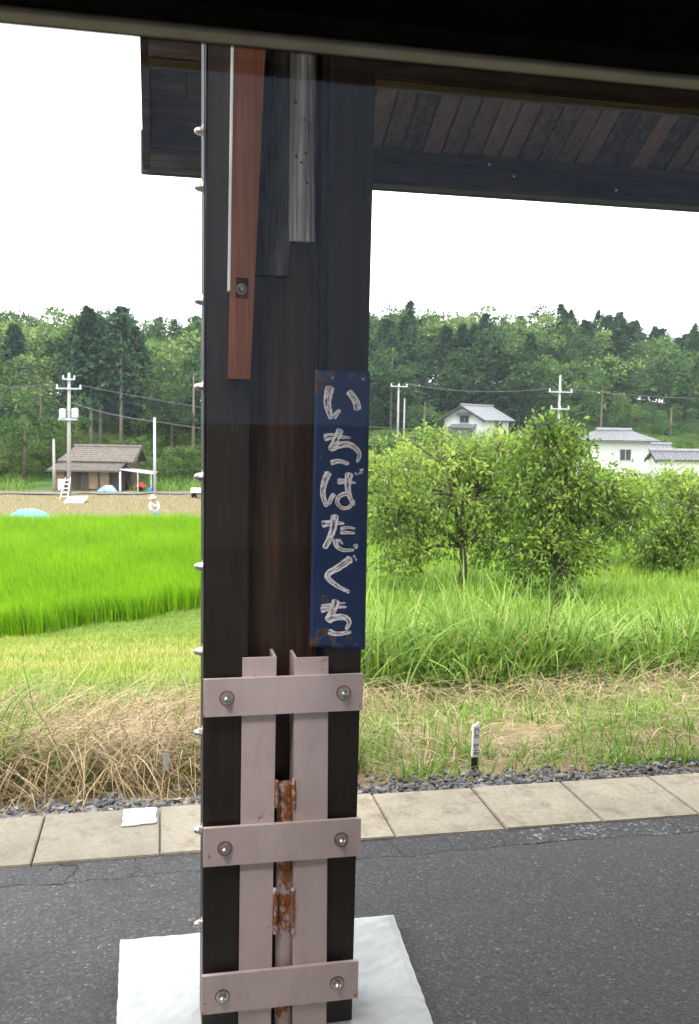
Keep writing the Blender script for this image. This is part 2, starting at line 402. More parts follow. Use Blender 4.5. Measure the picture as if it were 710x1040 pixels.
# ------------------------------------------------------------------ pillar of the shelter
PY = 2.36
DARK = wood('dark_stained_board', (.005, .004, .0036), (.026, .017, .0125), .42, (26, 26, 1.0), .25, .4)
RECESS = wood('brown_stained_board', (.020, .010, .0055), (.12, .055, .028), .45, (26, 26, 1.0), .25, .4)
REDWOOD = wood('new_cedar_board', (.13, .045, .022), (.33, .135, .072), .5, (22, 22, .7), .15, .3)
GREYWOOD = wood('silver_weathered_timber', (.03, .027, .027), (.72, .68, .68), .85, (44, 44, .8), 1.0, .1, .1)
OLDWOOD = wood('charred_old_timber', (.014, .012, .011), (.2, .175, .165), .85, (34, 34, 2.2), .9, .1, .1)
def pink_fn(t, out):
    c = coords(t, (1.6, 1, .8)); n = noise(t, c, 30, 8, .75); n2 = noise(t, c, 140, 3); n3 = noise(t, c, 3, 3)
    col = ramp(t, n3, [(.3, (.52, .405, .39)), (.7, (.62, .49, .47))])
    a = N(t, 'ShaderNodeAttribute', _attribute_name='rust')
    lim = math_(t, 'ADD', n, math_(t, 'MULTIPLY', a.outputs['Fac'], .25))
    rr = ramp(t, n2, [(.3, (.16, .045, .012)), (.7, (.46, .17, .05))])
    mk = t.nodes.new('ShaderNodeMapRange'); mk.inputs['From Min'].default_value = .72; mk.inputs['From Max'].default_value = .76; L(t, lim, mk.inputs[0])
    gr = noise(t, coords(t, (60, 60, 3)), 1.0, 5, .7); gs = noise(t, c, 5, 6, .7)
    col = mixc(t, math_(t, 'MULTIPLY', ramp(t, gs, [(.45, (0,)*3), (.75, (1,)*3)]), .45), col, (.30, .23, .21))
    col = mixc(t, math_(t, 'MULTIPLY', gr, .35), col, mixc(t, 1., col, (.7, .68, .66), 'MULTIPLY'))
    sp = math_(t, 'GREATER_THAN', noise(t, c, 95, 2, .5), .76)
    col = mixc(t, math_(t, 'MULTIPLY', sp, .7), col, (.26, .12, .06))
    pbsdf(t, out, mixc(t, mk.outputs[0], col, rr), .62, 0, math_(t, 'ADD', math_(t, 'ADD', n2, math_(t, 'MULTIPLY', gr, .7)), mk.outputs[0]), .3, .002, .3)
PINK = mat('pink_painted_steel', pink_fn)
def steel_fn(t, out):
    n = noise(t, coords(t), 120, 3); pbsdf(t, out, ramp(t, n, [(.3, (.42, .37, .34)), (.7, (.68, .64, .61))]), .3, 1.0)
STEEL = mat('stainless_steel', steel_fn)
RUST = simple('rust', (.22, .075, .028), .9, 0, .6, 90, .6)
def rustify(o, pts, rad_=.06, gain=1.):
    me = o.data; v = np.empty(len(me.vertices)*3, np.float32); me.vertices.foreach_get('co', v); v = v.reshape(-1, 3)
    r = np.zeros(len(v))
    for p in pts:
        r = np.maximum(r, np.clip(1-np.linalg.norm(v-np.array(p)[None], axis=1)/rad_, 0, 1))
    at_ = me.attributes.new('rust', 'FLOAT', 'POINT'); at_.data.foreach_set('value', (r*gain).astype(np.float32))
def panel(px0, px1, py_ref, z0, z1, y0, y1, px0b=None, px1b=None, py_ref2=None):
    "upright board between two photo columns, measured at one or two heights, of real depth"
    xa, xb = at(px0, py_ref, y0).x, at(px1, py_ref, y0).x
    if px0b is None: return MB().box(xa, xb, y0, y1, z0, z1)
    za, zb = at(px0, py_ref, y0).z, at(px0b, py_ref2, y0).z
    xc, xd = at(px0b, py_ref2, y0).x, at(px1b, py_ref2, y0).x
    def xl(z, u, v_): return u+(v_-u)*(z-za)/(zb-za)
    l0, r0, l1, r1 = xl(z0, xa, xc), xl(z0, xb, xd), xl(z1, xa, xc), xl(z1, xb, xd)
    return MB().hexa([(l0, y0, z0), (r0, y0, z0), (r0, y1, z0), (l0, y1, z0), (l1, y0, z1), (r1, y0, z1), (r1, y1, z1), (l1, y1, z1)])
ZT, ZB = 3.62, .012
zpx = lambda px, py, Y=PY: at(px, py, Y).z
XL = at(208.5, 560, PY).x; XR = at(372.5, 560, PY).x
pil = empty('shelter_pillar', ((XL+XR)/2, PY+.08, 0), 'dark timber shelter pillar braced by pale pink steel at its foot', 'pillar')
# left and right facing boards, brown board in the recess, two old timbers
panel(208.5, 253, 560, ZB, ZT, PY, PY+.16, 211.5, 256.5, 100).build('side_board', DARK, pil, bevel=.003)
panel(334, 376, 300, ZB, ZT, PY, PY+.16, 337, 381, 100).build('side_board', DARK, pil, bevel=.003)
panel(325, 333.4, 300, ZB, ZT, PY+.03, PY+.155, 328, 336.4, 100).build('edge_strip', DARK, pil, bevel=.002)
xa, xb = at(254, 450, PY+.07).x, at(327, 450, PY+.07).x
zs1, zs2, xs_ = zpx(280, 281, PY+.06), zpx(310, 247, PY+.06), at(294, 260, PY+.06).x
MB().box(xa-.01, xb+.02, PY+.10, PY+.13, ZB, ZT-.05).build('recess_board', RECESS, pil)
m = MB(); prof = [(xa-.008, ZB), (xb+.012, ZB), (xb+.012, zs2), (xs_, zs2), (xs_, zs1), (xa-.008, zs1)]
m.add([(x, PY+.076, z) for x, z in prof]+[(x, PY+.098, z) for x, z in prof], [(0, 1, 2, 3, 4, 5), (11, 10, 9, 8, 7, 6)]+[(k, (k+1) % 6, 6+(k+1) % 6, 6+k) for k in range(6)])
m.build('recess_panel', RECESS, pil)
def rough_timber(name, m_, x0, x1, x0b, x1b, y0, y1, z0, z1, amp):
    nz, nxx = 60, 14; V = []; F = []
    for i in range(nz+1):
        f = i/nz; z = z0+(z1-z0)*f; a = x0+(x0b-x0)*f; b = x1+(x1b-x1)*f
        wob = amp*(math.sin(z*21)+.6*math.sin(z*47+1))
        for j in range(nxx+1):
            u = j/nxx; y = y0+amp*.8*math.sin(u*23+1.3*math.sin(z*9))*random.uniform(.5, 1.2)+(.012*(abs(2*u-1))**6)
            V.append((a+(b-a)*u+wob*(u-.3), y, z))
    for i in range(nz):
        for j in range(nxx):
            k = i*(nxx+1)+j; F.append((k, k+1, k+nxx+2, k+nxx+1))
    mb = MB().add(V, F); mb.box(min(x0, x0b)+.004, max(x1, x1b)-.006, y0+.012, y1, z0+.001, z1)
    return mb.build(name, m_, pil)
q = lambda px, py: at(px, py, PY+.055).x
rough_timber('old_timber', OLDWOOD, q(260, 281)-.006, q(294, 281), q(266, 60)-.012, q(292.5, 60), PY+.05, PY+.098, zs1+.002, ZT-.06, .0022)
rough_timber('old_timber', GREYWOOD, q(294.5, 247), q(320, 247), q(293.5, 60), q(323, 60), PY+.046, PY+.098, zs2+.002, ZT-.06, .0018)
for (px, py) in ((300.5, 104), (301, 159), (310.5, 155.5), (306, 165), (312, 186), (309, 122)):
    c_ = at(px, py, PY+.046); MB().lathe((c_.x, PY+.0445, c_.z), (0, -1, 0), [(-.004, .0032), (.0005, .003), (.0008, .001)], 9).build('nail_hole', simple('black_hole', (.004, .004, .004), .95), pil)
# new cedar batten with a square bolt pocket
yb = PY-.028
z_lo = at(245, 385, yb).z; zh0, zh1 = at(246, 303, yb).z, at(246, 282, yb).z
xl0, xr0 = at(232.5, 385, yb).x, at(254.5, 385, yb).x; xl1, xr1 = at(237.5, 60, yb).x, at(269, 60, yb).x
z_hi = at(250, 60, yb).z
def xe_(z, a, b): return a+(b-a)*(z-z_lo)/(z_hi-z_lo)
m = MB(); hx0, hx1 = at(239.5, 293, yb).x, at(252.5, 293, yb).x
def bat(z0, z1, fl, fr):
    m.hexa([(fl(z0), yb, z0), (fr(z0), yb, z0), (fr(z0), PY-.001, z0), (fl(z0), PY-.001, z0), (fl(z1), yb, z1), (fr(z1), yb, z1), (fr(z1), PY-.001, z1), (fl(z1), PY-.001, z1)])
fl = lambda z: xe_(z, xl0, xl1); fr = lambda z: xe_(z, xr0, xr1)
bat(z_lo, zh0, fl, fr); bat(zh1, ZT-.05, fl, fr); bat(zh0, zh1, fl, lambda z: hx0); bat(zh0, zh1, lambda z: hx1, fr)
batten = m.build('cedar_batten', REDWOOD, pil)
MB().box(hx0, hx1, PY-.006, PY-.0015, zh0, zh1).build('bolt_pocket', RUST, batten)
MB().lathe(((hx0+hx1)/2, PY-.006, (zh0+zh1)/2), (0, -1, 0), [(0, .014), (.003, .014), (.0035, .009), (.012, .009), (.016, .005)], 14).build('bolt', STEEL, batten)
MB().hexa([(fl(z_hi-.5)-.006, yb-.001, z_hi-.55), (fl(z_hi-.5)-.001, yb-.001, z_hi-.55), (fl(z_hi-.5)-.001, PY-.002, z_hi-.55), (fl(z_hi-.5)-.006, PY-.002, z_hi-.55),
           (fl(ZT-.1)-.006, yb-.001, ZT-.1), (fl(ZT-.1)-.001, yb-.001, ZT-.1), (fl(ZT-.1)-.001, PY-.002, ZT-.1), (fl(ZT-.1)-.006, PY-.002, ZT-.1)]).build('white_edge_trim', simple('white_trim', (.7, .7, .68), .5), batten)
# side cover plate and dome nuts on the left flank
MB().box(XL-.0045, XL-.0012, PY+.004, PY+.155, .03, ZT-.1).build('flank_plate', simple('grey_painted_plate', (.025, .024, .023), .6, 0, .25, 8, .2, .2), pil)
def bolt(c, axis, name='bolt', parent=None, s=1.0):
    b = MB().lathe(c, axis, [(0, .0175*s), (.0025*s, .0175*s), (.0027*s, .0115*s), (.0100*s, .0115*s)], 6)
    b.lathe(c, axis, [(-.001, .0180*s), (.0022*s, .0180*s), (.0022*s, .0178*s)], 18)
    b.lathe(Vector(c)+Vector(axis).normalized()*.0098*s, axis, [(0, .0098*s), (.006*s, .0088*s), (.011*s, .0055*s), (.0125*s, .001)], 14)
    return b.build(name, STEEL, parent, smooth=False)
for py in (134, 191, 306, 393, 484, 575, 661, 743, 842, 937):
    z = at(206, py, PY+.05).z
    bolt((XL-.0045, PY+.045, z), (-1, 0, 0), 'flank_bolt', pil, 1.0)
# steel: two angle irons, a centre pipe and three bands with bolts
def vsteel(px0, px1, pya, px0b, px1b, pyb, y0, y1, ztop, flange, name):
    xa_, xb_ = at(px0, pya, y0).x, at(px1, pya, y0).x; xc_, xd_ = at(px0b, pyb, y0).x, at(px1b, pyb, y0).x
    za, zb = at(px0, pya, y0).z, at(px0b, pyb, y0).z
    k = lambda z, u, v_: u+(v_-u)*(z-za)/(zb-za)
    m = MB()
    def piece(dx0, dx1, ya, yb_, side):
        zz = np.linspace(ZB, ztop, 40)
        for i in range(len(zz)-1): pass
        e0 = lambda z: (k(z, xa_, xc_) if side != 'r' else k(z, xb_, xd_))+dx0
        e1 = lambda z: (k(z, xb_, xd_) if side != 'l' else k(z, xa_, xc_))+dx1
        nzz = 60; V = []; F = []
        for i in range(nzz+1):
            z = ZB+(ztop-ZB)*i/nzz
            for j in range(7):
                u = j/6; V.append((e0(z)+(e1(z)-e0(z))*u, ya, z))
            for j in range(7):
                u = 1-j/6; V.append((e0(z)+(e1(z)-e0(z))*u, yb_, z))
        for i in range(nzz):
            for j in range(14):
                a_ = i*14+j; b_ = i*14+(j+1) % 14; F.append((a_, b_, b_+14, a_+14))
        F.append(tuple(range(14))); F.append(tuple(nzz*14+j for j in range(14)))
        m.add(V, F)
    piece(0, 0, y0, y0+.008, 'full')
    if flange == 'r': piece(-.008, 0, y0+.0082, y1, 'r')
    if flange == 'l': piece(0, .008, y0+.0082, y1, 'l')
    return m.build(name, PINK, pil)
YS = PY-.018
a1 = vsteel(246.5, 281, 668, 242.5, 275.5, 1020, YS, PY+.07, at(262, 668, YS).z, 'r', 'angle_iron')
a2 = vsteel(299, 333.5, 668, 297.5, 331.5, 1020, YS, PY+.07, at(315, 668, YS).z, 'l', 'angle_iron')
P = lambda px, py: tuple(at(px, py, YS))
rustify(a1, [P(270, 922), P(272, 945), P(262, 835), P(258, 692), P(276, 820), P(255, 985)], .07, .7)
rustify(a2, [P(301, 920), P(302, 800), P(328, 740), P(330, 675), P(301, 940), P(322, 700), P(312, 836)], .075, .7)
xm0, xm1 = at(279.5, 900, PY+.004).x, at(298.5, 900, PY+.004).x; zp = at(290, 797, PY).z
m = MB(); nzz = 50; V = []; F = []
for i in range(nzz+1):
    z = ZB+(zp-ZB)*i/nzz
    for j in range(12):
        t_ = 2*math.pi*j/12; V.append(((xm0+xm1)/2+math.cos(t_)*(xm1-xm0)/2*.94, PY+.012+math.sin(t_)*.018, z))
for i in range(nzz):
    for j in range(12):
        a_ = i*12+j; b_ = i*12+(j+1) % 12; F.append((a_, b_, b_+12, a_+12))
F.append(tuple(nzz*12+j for j in range(12))); m.add(V, F)
pipe = m.build('centre_pipe', PINK, pil, smooth=False)
rustify(pipe, [P(284, 805), P(295, 810), P(290, 825), P(283, 920), P(296, 920), P(283, 935), P(296, 940), P(290, 865), P(290, 885), P(289, 1025), P(290, 800), P(287, 815), P(293, 832)], .08, 1.5)
for (px, py, hh) in ((281, 806, 18), (298.5, 806, 20), (279.5, 925, 30), (297.5, 925, 30)):
    top = at(px, py-hh/1.3, YS); bot = at(px, py+hh/1.3, YS); w_ = MB(); pts = []; rd = []
    for i in range(15):
        f = i/14; pts.append((top.x+(bot.x-top.x)*f+random.uniform(-.0012, .0012), YS-.001, top.z+(bot.z-top.z)*f)); rd.append(random.uniform(.004, .0068))
    w_.tube(pts, rd, 7); wo_ = w_.build('weld_bead', PINK, pil, smooth=True)
    rustify(wo_, [pts[4], pts[9]], .06, 1.5)
YBAND = YS-.0125
for k, (c00, c10, c11, c01, b1, b2) in enumerate((((207, 690.5), (369, 684.5), (368.5, 721.5), (206.5, 728.5), (230.5, 709), (349, 703.5)),
                              ((206.5, 842), (366.8, 831.5), (366, 869.5), (206.2, 880.5), (228.5, 861.5), (346.5, 852.5)),
                              ((205, 992.5), (364.2, 976.5), (363.4, 1014.5), (204.5, 1030.5), (226, 1012), (342.5, 998.5)))):
    zt = (at(*c00, YBAND).z+at(*c10, YBAND).z)/2; zb = (at(*c01, YBAND).z+at(*c11, YBAND).z)/2
    x0, x1 = at(*c00, YBAND).x, at(*c10, YBAND).x
    V = []; F = []; nxx, nzz = 40, 10
    dl = (at(*c00, YBAND).z-zt); dr = (at(*c10, YBAND).z-zt)
    for i in range(nzz+1):
        for j in range(nxx+1):
            u = j/nxx; V.append((x0+(x1-x0)*u, YBAND, zb+(zt-zb)*i/nzz+(dl+(dr-dl)*u)))
    for i in range(nzz):
        for j in range(nxx):
            a_ = i*(nxx+1)+j; F.append((a_, a_+1, a_+nxx+2, a_+nxx+1))
    mb = MB().add(V, F)
    mb.hexa([(x0, YBAND+.0004, zb+dl), (x1, YBAND+.0004, zb+dr), (x1, YS-.0004, zb+dr), (x0, YS-.0004, zb+dl), (x0, YBAND+.0004, zt+dl), (x1, YBAND+.0004, zt+dr), (x1, YS-.0004, zt+dr), (x0, YS-.0004, zt+dl)])
    band = mb.build('steel_band', PINK, pil)
    bl = [tuple(at(*b1, YBAND)), tuple(at(*b2, YBAND))]
    rustify(band, bl+[(x0+.002, YBAND, zb+.03), (x0, YBAND, zb), (x1, YBAND, zb+.01)], .034)
    for b in bl:
        MB().lathe((b[0], YBAND, b[2]), (0, -1, 0), [(-.001, .0200), (.0012, .0196), (.0014, .017)], 20).build('rust_ring', RUST, band)
        bolt((b[0], YBAND-.001, b[2]), (0, -1, 0), 'bolt', band, .95)
# white painted concrete foot
def foot_fn(t, out):
    c = coords(t); n = noise(t, c, 7, 6, .6); n2 = noise(t, c, 70, 4)
    col = ramp(t, n, [(.3, (.40, .415, .41)), (.55, (.48, .495, .495)), (.8, (.54, .55, .55))])
    st = ramp(t, noise(t, c, 3.2, 9, .72), [(.5, (0,)*3), (.72, (1,)*3)]); col = mixc(t, math_(t, 'MULTIPLY', st, .4), col, (.33, .33, .30))
    po = math_(t, 'GREATER_THAN', noise(t, c, 85, 3, .6), .715); col = mixc(t, math_(t, 'MULTIPLY', po, .55), col, (.2, .19, .17))
    pbsdf(t, out, col, .7, 0, math_(t, 'SUBTRACT', math_(t, 'ADD', math_(t, 'MULTIPLY', n, .4), math_(t, 'MULTIPLY', n2, .4)), po), .4, .004, .2)
zf = .055
bl_, br_ = at(122, 950, 2.95), at(400, 926.5, 2.95)
A, B = onz(122, 950, zf), onz(400, 926.5, zf); C_, D_ = onz(437, 1027, zf), onz(119, 1027, zf)
yb2 = (A.y+B.y)/2; y_front = 1.98
fx = lambda p, q_, y: p.x+(q_.x-p.x)*(y-p.y)/(q_.y-p.y)
NX, NYY = 34, 34; V = []; F = []
for i in range(NYY+1):
    y = y_front+(yb2-y_front)*i/NYY; x0, x1 = fx(A, D_, y), fx(B, C_, y)
    for j in range(NX+1):
        u = j/NX; ed = min(i, NYY-i, j, NX-j)
        jit = random.uniform(-.0018, .0018) if ed == 0 else 0
        V.append((x0+(x1-x0)*u+(jit if j in (0, NX) else 0), y+(jit if i in (0, NYY) else 0), zf-(.012 if ed == 0 else .002 if ed == 1 else 0)+random.uniform(-.0012, .0012)))
for i in range(NYY):
    for j in range(NX):
        a_ = i*(NX+1)+j; F.append((a_, a_+1, a_+NX+2, a_+NX+1))
ringi = [j for j in range(NX+1)]+[i*(NX+1)+NX for i in range(1, NYY+1)]+[NYY*(NX+1)+j for j in range(NX-1, -1, -1)]+[i*(NX+1) for i in range(NYY-1, 0, -1)]
k0 = len(V)
for i in ringi: V.append((V[i][0], V[i][1], -.003))
for i in range(len(ringi)):
    j = (i+1) % len(ringi); F.append((ringi[i], k0+i, k0+j, ringi[j]))
MB().add(V, F).build('concrete_foot', mat('white_painted_concrete', foot_fn), pil, smooth=False)

# ------------------------------------------------------------------ station name sign
YP = PY-.010
cs = [at(320.5, 375, YP), at(376, 377.5, YP), at(371, 660.5, YP), at(315, 657, YP)]
sign = empty('station_name_sign', ((cs[2].x+cs[3].x)/2, YP, cs[3].z), 'narrow blue enamel station sign with white brush lettering on the pillar', 'sign')
def enamel_fn(t, out):
    c = coords(t); n = noise(t, c, 14, 7, .7); n2 = noise(t, c, 90, 3); n3 = noise(t, c, 2.5, 3)
    a = N(t, 'ShaderNodeAttribute', _attribute_name='rust')
    col = ramp(t, n3, [(.3, (.007, .021, .075)), (.7, (.011, .035, .11))])
    sp = math_(t, 'GREATER_THAN', noise(t, c, 48, 3, .5), .735)
    col = mixc(t, sp, col, (.25, .3, .42))
    lim = math_(t, 'ADD', n, math_(t, 'MULTIPLY', a.outputs['Fac'], .34))
    mk = t.nodes.new('ShaderNodeMapRange'); mk.inputs['From Min'].default_value = .70; mk.inputs['From Max'].default_value = .72; L(t, lim, mk.inputs[0])
    halo = t.nodes.new('ShaderNodeMapRange'); halo.inputs['From Min'].default_value = .655; halo.inputs['From Max'].default_value = .70; L(t, lim, halo.inputs[0])
    col = mixc(t, math_(t, 'MULTIPLY', halo.outputs[0], .45), col, (.16, .19, .22))
    col = mixc(t, mk.outputs[0], col, ramp(t, n2, [(.3, (.035, .018, .012)), (.7, (.13, .065, .04))]))
    pbsdf(t, out, col, ramp(t, mk.outputs[0], [(0, (.28,)*3), (1, (.8,)*3)]), 0, math_(t, 'SUBTRACT', n2, mk.outputs[0]), .3, .002, .5)
V = []; F = []; NX, NZ = 24, 110
for i in range(NZ+1):
    a_ = cs[3].lerp(cs[0], i/NZ); b_ = cs[2].lerp(cs[1], i/NZ)
    for j in range(NX+1):
        p = a_.lerp(b_, j/NX); e = min(j, NX-j, i, NZ-i); V.append((p.x, YP+(.003 if e == 0 else .0005 if e == 1 else 0), p.z))
for i in range(NZ):
    for j in range(NX):
        k = i*(NX+1)+j; F.append((k, k+1, k+NX+2, k+NX+1))
mb = MB().add(V, F)
mb.hexa([(cs[3].x, YP+.0032, cs[3].z), (cs[2].x, YP+.0032, cs[2].z), (cs[2].x, PY-.002, cs[2].z), (cs[3].x, PY-.002, cs[3].z),
         (cs[0].x, YP+.0032, cs[0].z), (cs[1].x, YP+.0032, cs[1].z), (cs[1].x, PY-.002, cs[1].z), (cs[0].x, PY-.002, cs[0].z)])
plate = mb.build('plate', mat('blue_enamel', enamel_fn), sign)
Q = lambda x, y: tuple(at(310+x/6.714, (365 if y < 1045 else 365)+y/6.714, YP))
rp = [Q(80, 100), Q(130, 110), Q(190, 90), Q(160, 130), Q(310, 122), Q(395, 132), Q(80, 205), Q(90, 160)]
Q2 = lambda x, y: tuple(at(310+x/6.714, 510+y/6.714, YP))
rp += [Q2(60, 965), Q2(190, 930), Q2(215, 980), Q2(300, 935), Q2(345, 965), Q2(95, 893), Q2(138, 660), Q2(250, 990), Q2(390, 1005), Q2(130, 885)]
rustify(plate, rp, .020)
for (x, y) in ((187, 125), (395, 135)):
    MB().lathe(Q(x, y), (0, -1, 0), [(0, .0035), (.0015, .003), (.002, .001)], 10).build('nail', STEEL, plate)
def brush_fn(t, out):
    u = N(t, 'ShaderNodeAttribute', _attribute_name='across'); v = N(t, 'ShaderNodeAttribute', _attribute_name='along'); rs = N(t, 'ShaderNodeAttribute', _attribute_name='rust')
    cb = t.nodes.new('ShaderNodeCombineXYZ'); L(t, math_(t, 'MULTIPLY', u.outputs['Fac'], 8.), cb.inputs[0]); L(t, math_(t, 'MULTIPLY', v.outputs['Fac'], 2.2), cb.inputs[1])
    n = noise(t, cb.outputs[0], 1.0, 3, .6); c = coords(t); n2 = noise(t, c, 160, 3)
    ed = math_(t, 'ABSOLUTE', math_(t, 'SUBTRACT', u.outputs['Fac'], .5))
    f = math_(t, 'ADD', n, math_(t, 'MULTIPLY', math_(t, 'POWER', math_(t, 'MULTIPLY', ed, 2.), 3.), .30))
    f = math_(t, 'ADD', f, math_(t, 'MULTIPLY', n2, .12))
    mk = t.nodes.new('ShaderNodeMapRange'); mk.inputs['From Min'].default_value = .54; mk.inputs['From Max'].default_value = .58; L(t, f, mk.inputs[0])
    col = mixc(t, mk.outputs[0], (.012, .03, .09), (.93, .86, .84))
    col = mixc(t, math_(t, 'MULTIPLY', rs.outputs['Fac'], .8), col, (.55, .22, .07))
    pbsdf(t, out, col, .35)
BRUSH = mat('white_brush_enamel', brush_fn)
CH = [
 (0, [([(172, 180), (156, 245), (152, 310), (168, 370), (182, 408)], 52, 26), ([(192, 402), (212, 372), (240, 342)], 30, 20), ([(292, 215), (325, 255), (350, 300), (358, 350)], 34, 42)]),
 (0, [([(126, 535), (185, 524), (240, 528), (312, 535)], 44, 10), ([(242, 474), (212, 540), (168, 622)], 40, 30), ([(162, 612), (225, 586), (295, 580), (345, 608), (370, 650), (352, 705)], 44, 16), ([(172, 705), (232, 694), (300, 714)], 30, 18)]),
 (0, [([(160, 765), (128, 850), (122, 930), (150, 1008)], 40, 22), ([(160, 990), (178, 945), (200, 915)], 22, 26), ([(218, 832), (285, 832), (348, 845)], 36, 8), ([(302, 770), (290, 850), (300, 925), (335, 1000)], 46, 16),
      ([(318, 940), (280, 915), (232, 935), (218, 975), (250, 1012), (300, 1008), (322, 975), (340, 965)], 26, 16), ([(338, 772), (356, 788)], 12, 8), ([(372, 760), (398, 748)], 16, 10), ([(362, 780), (395, 770)], 10, 6)]),
 (1, [([(112, 152), (185, 140), (268, 146)], 42, 12), ([(202, 82), (194, 165), (165, 250), (128, 318)], 42, 30), ([(238, 180), (290, 172), (342, 180)], 18, 10), ([(238, 205), (290, 208), (340, 212)], 22, 12), ([(205, 250), (215, 298), (258, 326), (335, 326)], 32, 14), ([(228, 252), (258, 288)], 14, 8), ([(328, 300), (345, 292), (352, 308), (336, 314)], 12, 10), ([(350, 285), (360, 300)], 8, 6)]),
 (1, [([(318, 380), (235, 440), (150, 498), (205, 562), (298, 612)], 44, 18), ([(285, 610), (302, 610)], 26, 22), ([(330, 362), (340, 382)], 12, 9), ([(345, 385), (350, 400)], 12, 8)]),
 (1, [([(105, 738), (150, 728), (212, 716), (285, 716)], 32, 10), ([(108, 708), (180, 695), (278, 686)], 16, 8), ([(212, 664), (190, 735), (146, 812)], 44, 34), ([(146, 808), (212, 784), (278, 790), (300, 822), (276, 872)], 42, 18), ([(158, 880), (215, 898), (315, 886)], 32, 18)]),
]
def catmull(pts, n):
    P_ = [Vector((*p, 0)) for p in pts]; P_ = [P_[0]*2-P_[1]]+P_+[P_[-1]*2-P_[-2]]; o = []
    m_ = len(pts)-1
    for i in range(n+1):
        s = i/n*m_; k = min(int(s), m_-1); f = s-k; a_, b_, c_, d_ = P_[k:k+4]
        o.append(.5*((2*b_)+(c_-a_)*f+(2*a_-5*b_+4*c_-d_)*f*f+(3*b_-a_-3*c_+d_)*f**3))
    return o
zlift = 0
for ci, (zone, strokes) in enumerate(CH):
    oy = 365 if zone == 0 else 510; V = []; F = []; U = []; A_ = []; R_ = []
    for si, (pts, w0, w1) in enumerate(strokes):
        c_ = catmull(pts, 26); k0 = len(V); nu = 6; zl = YP-.0006-.00016*(si+1); acc = random.uniform(0, 9)
        ln = sum((c_[i+1]-c_[i]).length for i in range(26))
        for i, p in enumerate(c_):
            d = (c_[min(i+1, 26)]-c_[max(i-1, 0)]).normalized(); nrm = Vector((-d.y, d.x, 0)); f = i/26
            cap = min(1, math.sqrt(max(0, 1-(1-min(f*ln/(w0*.45), 1))**2))+.15); cap2 = min(1, math.sqrt(max(0, 1-(1-min((1-f)*ln/(w1*.6+4), 1))**2))+.1)
            wv = (w0+(w1-w0)*f)*.62*cap*cap2*(1+.08*math.sin(i*1.9+si))
            for j in range(nu+1):
                u = j/nu; pp = p+nrm*wv*(2*u-1); wp = at(310+pp.x/6.714, oy+pp.y/6.714, zl)
                V.append((wp.x, zl, wp.z)); U.append(u); A_.append(acc+f*ln/160)
                R_.append(max(0, 1-abs(f-(.02 if ci in (0,) else .55))/.12)*(.6 if (ci, si) in ((0, 0), (1, 2), (3, 4), (5, 4), (2, 4), (5, 2)) else 0))
        for i in range(26):
            for j in range(nu):
                k = k0+i*(nu+1)+j; F.append((k, k+1, k+nu+2, k+nu+1))
    npmesh('brush_character', np.array(V), np.array(F), BRUSH, sign, {'across': np.array(U), 'along': np.array(A_), 'rust': np.array(R_)})

# ------------------------------------------------------------------ shelter roof
SL = .55
eb = at(380, 190, 3.80).z; et = eb+.145
SOFF = wood('dark_soffit_plank', (.03, .022, .016), (.18, .125, .088), .75, (30, 1.6, 30), .5, .15, .3)
BEAM = wood('dark_roof_beam', (.014, .011, .009), (.11, .078, .058), .75, (1.4, 26, 26), .6, .15, .2)
XRL, XRR = at(144, 110, 3.72).x, 9.0
roof = empty('shelter_roof', (XRL+.3, 3.8, eb), 'dark weathered wooden shelter roof with plank soffit overhead', 'roof')
YR = 2.42; ztop = lambda y: et-.002+(3.74-y)*SL
m = MB(); m.box(XRL+.03, XRR, 3.74, 3.82, eb, et-.004); m.build('eave_beam', BEAM, roof, bevel=.006)
m = MB(); m.box(XRL-.006, XRR, 3.824, 3.85, eb-.002, et+.02); m.build('fascia_board', BEAM, roof, bevel=.003)
py_ = 3.37; zb_ = ztop(py_)
m = MB(); m.box(XRL+.03, XRR, py_-.10, py_, zb_-.115, zb_-.012); m.build('purlin', BEAM, roof, bevel=.006)
m = MB(); m.box(XRL+.03, XRR, YR-.06, YR+.06, ztop(YR)-.2, ztop(YR)-.012); m.build('ridge_beam', BEAM, roof, bevel=.006)
m = MB(); m.box(XRL+.03, XRR, 1.10, 1.18, eb, et-.004); m.build('eave_beam', BEAM, roof, bevel=.006)
pw = .083; npl = int((4.6-XRL)/pw)
me0 = None
for side in (0, 1):
    for i in range(npl if side == 0 else 1):
        x = XRL+.034+i*pw
        if side == 0:
            y0, y1 = YR, 3.818; w_ = pw-.009
            if me0 is None:
                mb = MB(); f0 = SL
                mb.hexa([(0, 0, 0), (w_, 0, 0), (w_, y1-y0, -(y1-y0)*SL), (0, y1-y0, -(y1-y0)*SL), (0, 0, .018), (w_, 0, .018), (w_, y1-y0, -(y1-y0)*SL+.018), (0, y1-y0, -(y1-y0)*SL+.018)])
                o = mb.build('soffit_plank', SOFF, None, bevel=.002, seg=1); me0 = o.data
            else:
                o = bpy.data.objects.new('soffit_plank', me0); COL.objects.link(o)
            o.parent = roof; o.matrix_parent_inverse = roof.matrix_basis.inverted()
            o.location = (x, YR, ztop(YR)+random.uniform(-.003, .004)); o.scale.x = 1
        else:
            mb = MB(); zz = ztop(YR)
            mb.hexa([(XRL+.034, YR-.004, zz), (XRR, YR-.004, zz), (XRR, 1.08, zz-(YR-1.08)*SL), (XRL+.034, 1.08, zz-(YR-1.08)*SL), (XRL+.034, YR-.004, zz+.02), (XRR, YR-.004, zz+.02), (XRR, 1.08, zz-(YR-1.08)*SL+.02), (XRL+.034, 1.08, zz-(YR-1.08)*SL+.02)])
            mb.build('soffit_sheet', SOFF, roof)
mb = MB(); xx = XRL+.034+npl*pw
